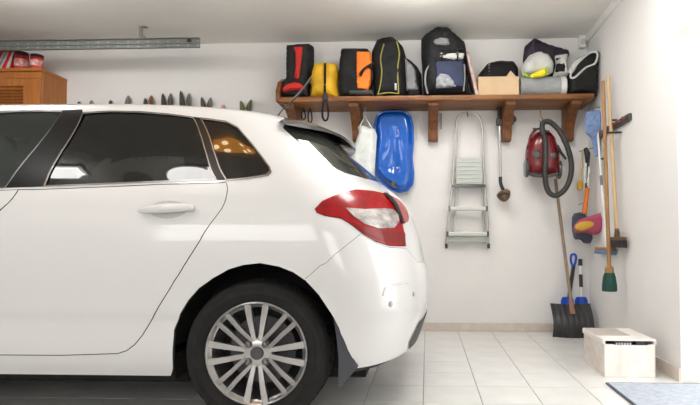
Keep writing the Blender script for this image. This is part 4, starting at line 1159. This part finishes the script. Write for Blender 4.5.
p = at(589, 149, Yn); B().tube([p, Vector((XR, Yn, p.z + .01))], .005, 6).build('peg', M_GALV, t)
# small yellow brush
Yy = 4.62
t = thing('dish_brush', 'small yellow wooden brush hanging beside the orange snow brush', 'brush', (at(580, 190, Yy).x, Yy, at(580, 192, Yy).z))
B().tube(pxline([(583, 150), (581.5, 165), (580.2, 180)], Yy), [.007, .009, .012], 8).build('handle', M_PALESTICK, t)
B().blob(at(580, 185.5, Yy), (.055, .05, .09), .8, .8).build('head', M_PANYEL, t)
p = at(583, 150, Yy); B().tube([p, Vector((p.x, YB, p.z + .005))], .004, 6).build('nail', M_GALV, t)
# dustpans
Yd = 4.42
t = thing('dustpan', 'pink and yellow dustpan hanging beneath the orange grip', 'dustpan', (at(588, 234, Yd).x, Yd, at(588, 236, Yd).z))
B().inflate(smooth_poly(w_at([(573, 226), (580, 219), (590, 216), (600, 213), (603.5, 220), (602, 232), (594, 235.5), (584, 232), (575, 234)], Yd), 1), .07, .03, .014, 'y', Yd).build('pan', M_PINK, t)
B().inflate(smooth_poly(w_at([(574, 226), (582, 221), (592, 220.5), (596, 225), (588, 230), (578, 231.5)], Yd - .035), 1), .03, .02, .012, 'y', Yd - .03).build('pan_lip', M_PANYEL, t)
B().tube(pxline([(597, 216), (605, 211), (611, 208)], Yd + .01), .009, 8).build('handle', M_PINK, t)
q = at(611, 208, Yd + .01); B().tube([q, Vector((XR, q.y, q.z))], .004, 6).build('peg', M_GALV, t)
Ye = 4.55
t = thing('dustpan', 'slate blue dustpan hanging behind the pink and yellow one', 'dustpan', (at(582, 243, Ye).x, Ye, at(582, 244, Ye).z))
B().inflate(smooth_poly(w_at([(572, 214), (580, 212), (586, 214), (592, 225), (593, 243), (584, 244), (580, 239), (574, 240), (571.5, 228)], Ye), 1), .06, .02, .014, 'y', Ye).build('pan', M_DUSKBLUE, t)
B().tube(pxline([(583, 214), (584.5, 203)], Ye), .011, 8).build('handle', M_DUSKBLUE, t)
q = at(584.5, 203, Ye); B().tube([q, Vector((q.x, YB, q.z))], .004, 6).build('nail', M_GALV, t)

# ================================================================== STORAGE BOX AND DOOR MAT
fy = at_z(629, 377.3, 0).y; bx0, bx1 = at_z(604.8, 377.3, 0).x, at_z(655, 377.3, 0).x
by = fy + .40; bh = at(628, 341, fy).z
t = thing('storage_box', 'low white marbled cardboard box with lid standing against the right wall', 'box', ((bx0 + bx1) / 2, (fy + by) / 2, 0))
th = .008
B().box(bx0, bx0 + th, fy, by, .001, bh).box(bx1 - th, bx1, fy, by, .001, bh).box(bx0 + th, bx1 - th, by - th, by, .001, bh).box(bx0 + th, bx1 - th, fy + th, by - th, .001, .01).build('body', M_BOXPRINT, t, smooth=False)
zf = at(628, 345.3, fy).z
fp = []
for k in range(13): fp.append((bx0 + .002 + (bx1 - bx0 - .004) * k / 12, fy + random.uniform(-.003, .003)))
vv = [(x, y, .001) for x, y in fp] + [(x, y - .002 * math.sin(i), zf - (.0 if 2 < i < 11 else -.006)) for i, (x, y) in enumerate(fp)]
n = len(fp); vv += [(x, y + .006, z) for x, y, z in vv]
ff = []
for i in range(n - 1):
    ff += [(i, i + 1, n + i + 1, n + i), (2*n + n + i, 2*n + n + i + 1, 2*n + i + 1, 2*n + i), (n + i, n + i + 1, 3*n + i + 1, 3*n + i)]
B().add(vv, ff).build('front_panel', M_BOXFRONT, t, smooth=False)
lid = B().box(bx0 - .006, bx1 + .006, fy - .004, by + .006, bh, bh + .010)
lid.box(bx0 - .008, bx0 - .001, fy - .004, by + .006, bh - .022, bh + .004).box(bx1 + .001, bx1 + .008, fy - .004, by + .006, bh - .022, bh + .004)
lid.build('lid', M_BOXFRONT, t, smooth=False, bevel=.002)
B().box(bx0 - .002, bx0 + .20, fy + .12, by - .02, bh + .010, bh + .0125).build('lid_label', mat('lid_label_taupe', (.50, .45, .40), .7), t, smooth=False)
B().box(bx0 + .02, bx1 - .02, fy + .02, by - .02, .011, bh - .03).build('contents', M_BLACK, t, smooth=False)
for (a, b, m) in ((614.5, 632, M_DUSKBLUE), (636, 646, M_BLACK)):
    p, q = at(a, 344, fy + .012), at(b, 347, fy + .012)
    B().box(p.x, q.x, fy + .012, fy + .018, bh - .035, bh - .006).build('contents_edge', m, t, smooth=False)
for k in range(6):
    p = at(616 + 2.7 * k, 345, fy + .011)
    B().box(p.x, p.x + .009, fy + .0095, fy + .0118, bh - .028, bh - .014).build('pale_print', M_LIGHTGREY, t, smooth=False)

mx0 = at_z(607, 385, 0).x; my1 = at_z(650, 384.3, 0).y
t = thing('door_mat', 'grey woven door mat on the tiles in front of the doorway', 'door mat', (1.35, 2.6, 0))
B().box(mx0 + .012, 1.80, 2.14, my1 - .012, .001, .010).build('pile', M_MAT, t, smooth=False)
B().box(mx0, mx0 + .012, 2.13, my1, .001, .009).box(mx0 + .012, 1.80, my1 - .012, my1, .001, .009).box(mx0 + .012, 1.80, 2.128, 2.14, .001, .009).build('edging', M_MATEDGE, t, smooth=False)

# ================================================================== LEFT: CABINET, TINS, DOOR TRACK, SHOES
cxr = at(67, 90, YB).x; cf = 4.42; cz1 = at(42, 68.5, cf).z; cz0 = 1.35; cx0 = cxr - 1.05
t = thing('wall_cabinet', 'varnished wooden wall cabinet with louvred doors beside the garage track', 'cabinet', ((cxr + cx0) / 2, 4.58, cz0))
B().box(cx0, cxr, cf, YB - .001, cz0, cz1 - .03).build('body', M_CABWOOD, t, smooth=False, bevel=.003)
B().box(cx0 - .012, cxr + .004, cf - .03, YB - .001, cz1 - .03, cz1).build('top_board', M_CABWOOD, t, smooth=False, bevel=.004)
B().box(cx0, cxr, cf - .012, cf, cz1 - .09, cz1 - .03).build('frieze', M_CABWOOD, t, smooth=False, bevel=.002)
dx = at(41, 90, cf).x
wd = (cxr - cx0) / 2
for k in range(2):
    x1_ = cxr - .002 - k * wd; x0_ = x1_ - wd + .004; zt = cz1 - .095; zb = cz0 + .01
    st = .155 if k == 0 else .155
    d = B().box(x0_, x0_ + .10, cf - .022, cf, zb, zt).box(x1_ - st, x1_, cf - .022, cf, zb, zt).box(x0_ + .10, x1_ - st, cf - .022, cf, zt - .065, zt).box(x0_ + .10, x1_ - st, cf - .022, cf, zb, zb + .09).build('door', M_CABWOOD, t, smooth=False, bevel=.002)
    z = zb + .10; me = None
    while z < zt - .075:
        if me is None:
            o = B().bar((x0_ + .10, cf - .012, z), (x1_ - st, cf - .012, z), .024, .006, up=(0, -.6, 1)).build('slat', M_CABWOOD, d, smooth=False); me = o; z0s = z
        else:
            o = me.copy(); COL.objects.link(o); o.parent = d; o.location = (0, 0, z - z0s)
        z += .0265
    B().lathe((x0_ + .05 if k == 0 else x1_ - .05, cf - .022, (zb + zt) / 2), (0, -1, 0), [(.008, 0), (.008, .012), (.015, .018), (.013, .028), (.0, .03)], 14).build('knob', M_CABWOOD, d)
def tin(px, pw, py0, Y, label):
    c = at(px, 62, Y); r = pw / 2 * Y / F_PX; h = at(px, py0, Y).z - cz1
    t = thing('paint_tin', label, 'tin', (c.x, Y, cz1))
    B().lathe((c.x, Y, cz1), (0, 0, 1), [(r * .96, 0), (r, .004), (r, h * .78), (r * .94, h * .80)], 28).build('body', M_CANRED, t)
    B().lathe((c.x, Y, cz1 + h * .8), (0, 0, 1), [(r * .98, 0), (r, .006), (r, h * .16), (r * .92, h * .19), (r * .8, h * .185), (.0, h * .17)], 28).build('lid', M_BLACK, t)
    B().lathe((c.x, Y, cz1 + h * .25), (0, 0, 1), [(r + .0008, 0), (r + .0012, .001), (r + .0012, h * .36), (r + .0008, h * .365)], 28).build('label_band', M_CANPRINT, t)
tin(37, 12, 55, 4.48, 'red tin with black lid standing alone near the cabinet edge')
tin(21.5, 13, 52.5, 4.52, 'red tin with black lid beside the striped packet on the cabinet')
t = thing('striped_packet', 'red packet with white diagonal stripes leaning on the cabinet top', 'packet', (at(6, 65, 4.5).x, 4.5, cz1))
pk = w_at([(-12, 52), (14, 50.5), (13, 72), (-12, 72)], 4.5); pk = [(a, cz1 if z < cz1 + .06 else z) for a, z in pk]
B().prism([(a, 4.47, z) for a, z in pk], (0, .06, 0)).build('body', M_CANRED, t, smooth=False, bevel=.006)
for k in range(4):
    xx = -11 + 8 * k
    pp = w_at([(max(xx - 2, -12), 69.5), (min(xx + 1.5, 14), 69.5), (min(xx + 10, 13.8), 52), (min(xx + 6.5, 13.6), 52)], 4.468)
    if k > 1: pp = w_at([(xx - 8, 69.5), (xx - 4.5, 69.5), (min(xx + 4, 13.8), 52), (min(xx + .5, 12), 52)], 4.468)
    B().prism([(a, 4.4685, z) for a, z in pp], (0, .003, 0)).build('white_stripe', M_LIGHTGREY, t, smooth=False)

# garage door track under the ceiling
TY = 4.32
tx1 = at(200.3, 44, TY).x; tz0, tz1 = at(150, 48.8, TY).z, at(150, 39.2, TY).z; tm = (tz0 + tz1) / 2
t = thing('door_track', 'perforated galvanised garage door track below the ceiling', 'track', ((tx1 - 5.2) / 2, TY, tz0))
prof = [(TY, tz0), (TY - .028, tz0), (TY - .028, tz0 + .004), (TY - .004, tz0 + .006), (TY - .004, tm - .006), (TY - .016, tm - .004), (TY - .016, tm + .004), (TY - .004, tm + .006), (TY - .004, tz1 - .004), (TY - .028, tz1 - .004), (TY - .028, tz1), (TY, tz1)]
B().prism([(-5.2, y, z) for y, z in prof], (tx1 + 5.2, 0, 0)).build('channel', M_GALV, t, smooth=False)
for px in range(8, 200, 10):
    for py in (41.8, 46.2):
        p = at(px, py, TY - .006)
        zz = tm + (.018 if py < 44 else -.018)
        B().box(p.x - .008, p.x + .008, TY - .0065, TY - .004, zz - .003, zz + .003).build('slot', mat('slot_grey', (.42, .42, .40), .7), t, smooth=False)
p = at(189, 41.5, TY - .01)
B().lathe((p.x, TY - .004, tm + .014), (0, -1, 0), [(.0, 0), (.020, 0), (.020, .008), (.012, .010), (.012, .004), (.0, .004)], 16).build('bolt', M_BLACK, t)
for px in (140.5,):
    p = at(px, 44, TY); 
    B().box(p.x - .016, p.x + .016, TY, TY + .004, tz0, ZC).box(p.x - .016, p.x + .05, TY, TY + .03, ZC - .004, ZC - .0005).build('hanger', M_GALV, t, smooth=False)
    q = at(px, 36, TY); B().bar((q.x, TY - .004, q.z + .02), (q.x + .05, TY - .004, q.z - .03), .006, .016).build('brace', M_GALV, t, smooth=False)

# shoes stood toes-up in a wall rack behind the car
RZ = 1.84
rx0, rx1 = at(66, 100, 4.66).x, at(276, 100, 4.66).x
t = thing('shoe_rack', 'narrow wooden shoe rack on the back wall hidden behind the car roof', 'shoe rack', ((rx0 + rx1) / 2, 4.66, RZ - .03))
B().box(rx0, rx1, 4.56, YB - .001, RZ - .025, RZ).build('board', M_WOOD, t, smooth=False, bevel=.003)
B().box(rx0, rx1, 4.56, 4.575, RZ, RZ + .05).build('front_strip', M_WOOD, t, smooth=False, bevel=.003)
for k in range(3):
    xx = rx0 + (rx1 - rx0) * (.1 + .4 * k)
    B().prism([(xx, YB - .001, RZ - .025), (xx, 4.58, RZ - .025), (xx, YB - .001, RZ - .16)], (.025, 0, 0)).build('bracket', M_WOOD, t, smooth=False)
def shoe(px, py, m, tilt, label, group, face=1, width=.085):
    """a shoe standing on its heel: toe tip at the pixel, leaning sideways by tilt"""
    Y = 4.612 if m in (M_SHOEDARK, M_SHOEPINK) or tilt < -.2 else 4.682; tip = at(px, py, Y); h = tip.z - RZ; bx_ = tip.x - tilt * h
    t = thing('shoe', label, 'shoe', (bx_, Y, RZ), group)
    def ln(f): return Vector((bx_ + tilt * h * f, Y, RZ + h * f))
    N_, K = 12, 14; vv = []; ff = []
    for i in range(N_ + 1):
        f = i / N_; c = ln(f)
        w = width / 2 * (.78 + .22 * math.sin(math.pi * (f * 1.3 - .15))) * (1 if f < .5 else (math.sqrt(max(0.0, 1 - ((f - .5) / .5) ** 2)) * .97 + .03))
        d = (.06 - .03 * f) * (1 if f < .85 else math.sqrt(max(0.0, 1 - ((f - .85) / .15) ** 2)) * .95 + .05)
        for k in range(K):
            a = 2 * math.pi * k / K
            vv.append(c + Vector((w * math.cos(a), d / 2 * math.sin(a) - .0 * f, 0)))
    for i in range(N_):
        for k in range(K):
            k2 = (k + 1) % K; ff.append((i * K + k, i * K + k2, (i + 1) * K + k2, (i + 1) * K + k))
    ff += [tuple(range(K - 1, -1, -1)), tuple(N_ * K + k for k in range(K))]
    B().add(vv, ff).build('upper', m, t)
    sp = []
    for i in range(N_ + 1):
        f = i / N_; w = width / 2 * (1.0 if f < .5 else math.sqrt(max(0.0, 1 - ((f - .5) / .505) ** 2)))
        sp.append((ln(f), w))
    poly = [p + Vector((-w, 0, 0)) for p, w in sp] + [p + Vector((w, 0, 0)) for p, w in reversed(sp)]
    yo = .028
    B().prism([Vector((p.x, Y + yo + -.012 * (p.z - RZ) / h, p.z)) for p in poly], (0, .006, 0)).build('sole', M_SOLE, t, smooth=False)
G = 'shoes stood toes-up in the rack'
for px, py, m, tilt, lab in (
    (79, 101.0, M_SHOEDARK, .05, 'dark shoe in the rack closest to the wooden cabinet'),
    (91, 100.0, M_SHOEGREY, -.05, 'grey shoe tip in the rack second from the wooden cabinet'),
    (110.5, 99.8, M_SHOEDARK, .0, 'dark shoe tip in the rack beside the upright grey shoe'),
    (128, 95.2, M_SHOEGREY, .10, 'light grey rounded shoe tip in the rack beside the brown pair'),
    (145, 97.8, M_SHOEDARK, -.12, 'dark shoe leaning against the brown shoe in the rack'),
    (151, 95.0, M_SHOEBROWN, .12, 'brown orange shoe in the rack'),
    (162.5, 93.2, M_SHOEDARK, -.14, 'dark shoe of the pair next to the brown shoe'),
    (170.5, 93.0, M_SHOEGREY, .10, 'grey shoe of the pair next to the brown shoe'),
    (180.5, 90.5, M_SHOEDARK, -.16, 'tallest dark shoe in the rack leaning outwards'),
    (189, 92.8, M_SHOEGREY, .10, 'grey shoe beside the tallest dark shoe'),
    (201.5, 96.8, M_SHOEDARK, -.22, 'dark shoe leaning widely in the V shaped pair'),
    (210.5, 97.2, M_SHOEGREY, .18, 'grey shoe leaning widely in the V shaped pair'),
    (223, 104.2, M_SHOEPINK, .0, 'low pink shoe in the rack'),
    (240.5, 100.5, M_SHOEGREEN, -.25, 'olive shoe leaning towards the pink shoe'),
    (251, 99.2, M_SHOEGREEN, .30, 'olive shoe leaning towards the bags on the shelf'),
):
    shoe(px, py, m, tilt, lab, G, width=.056)
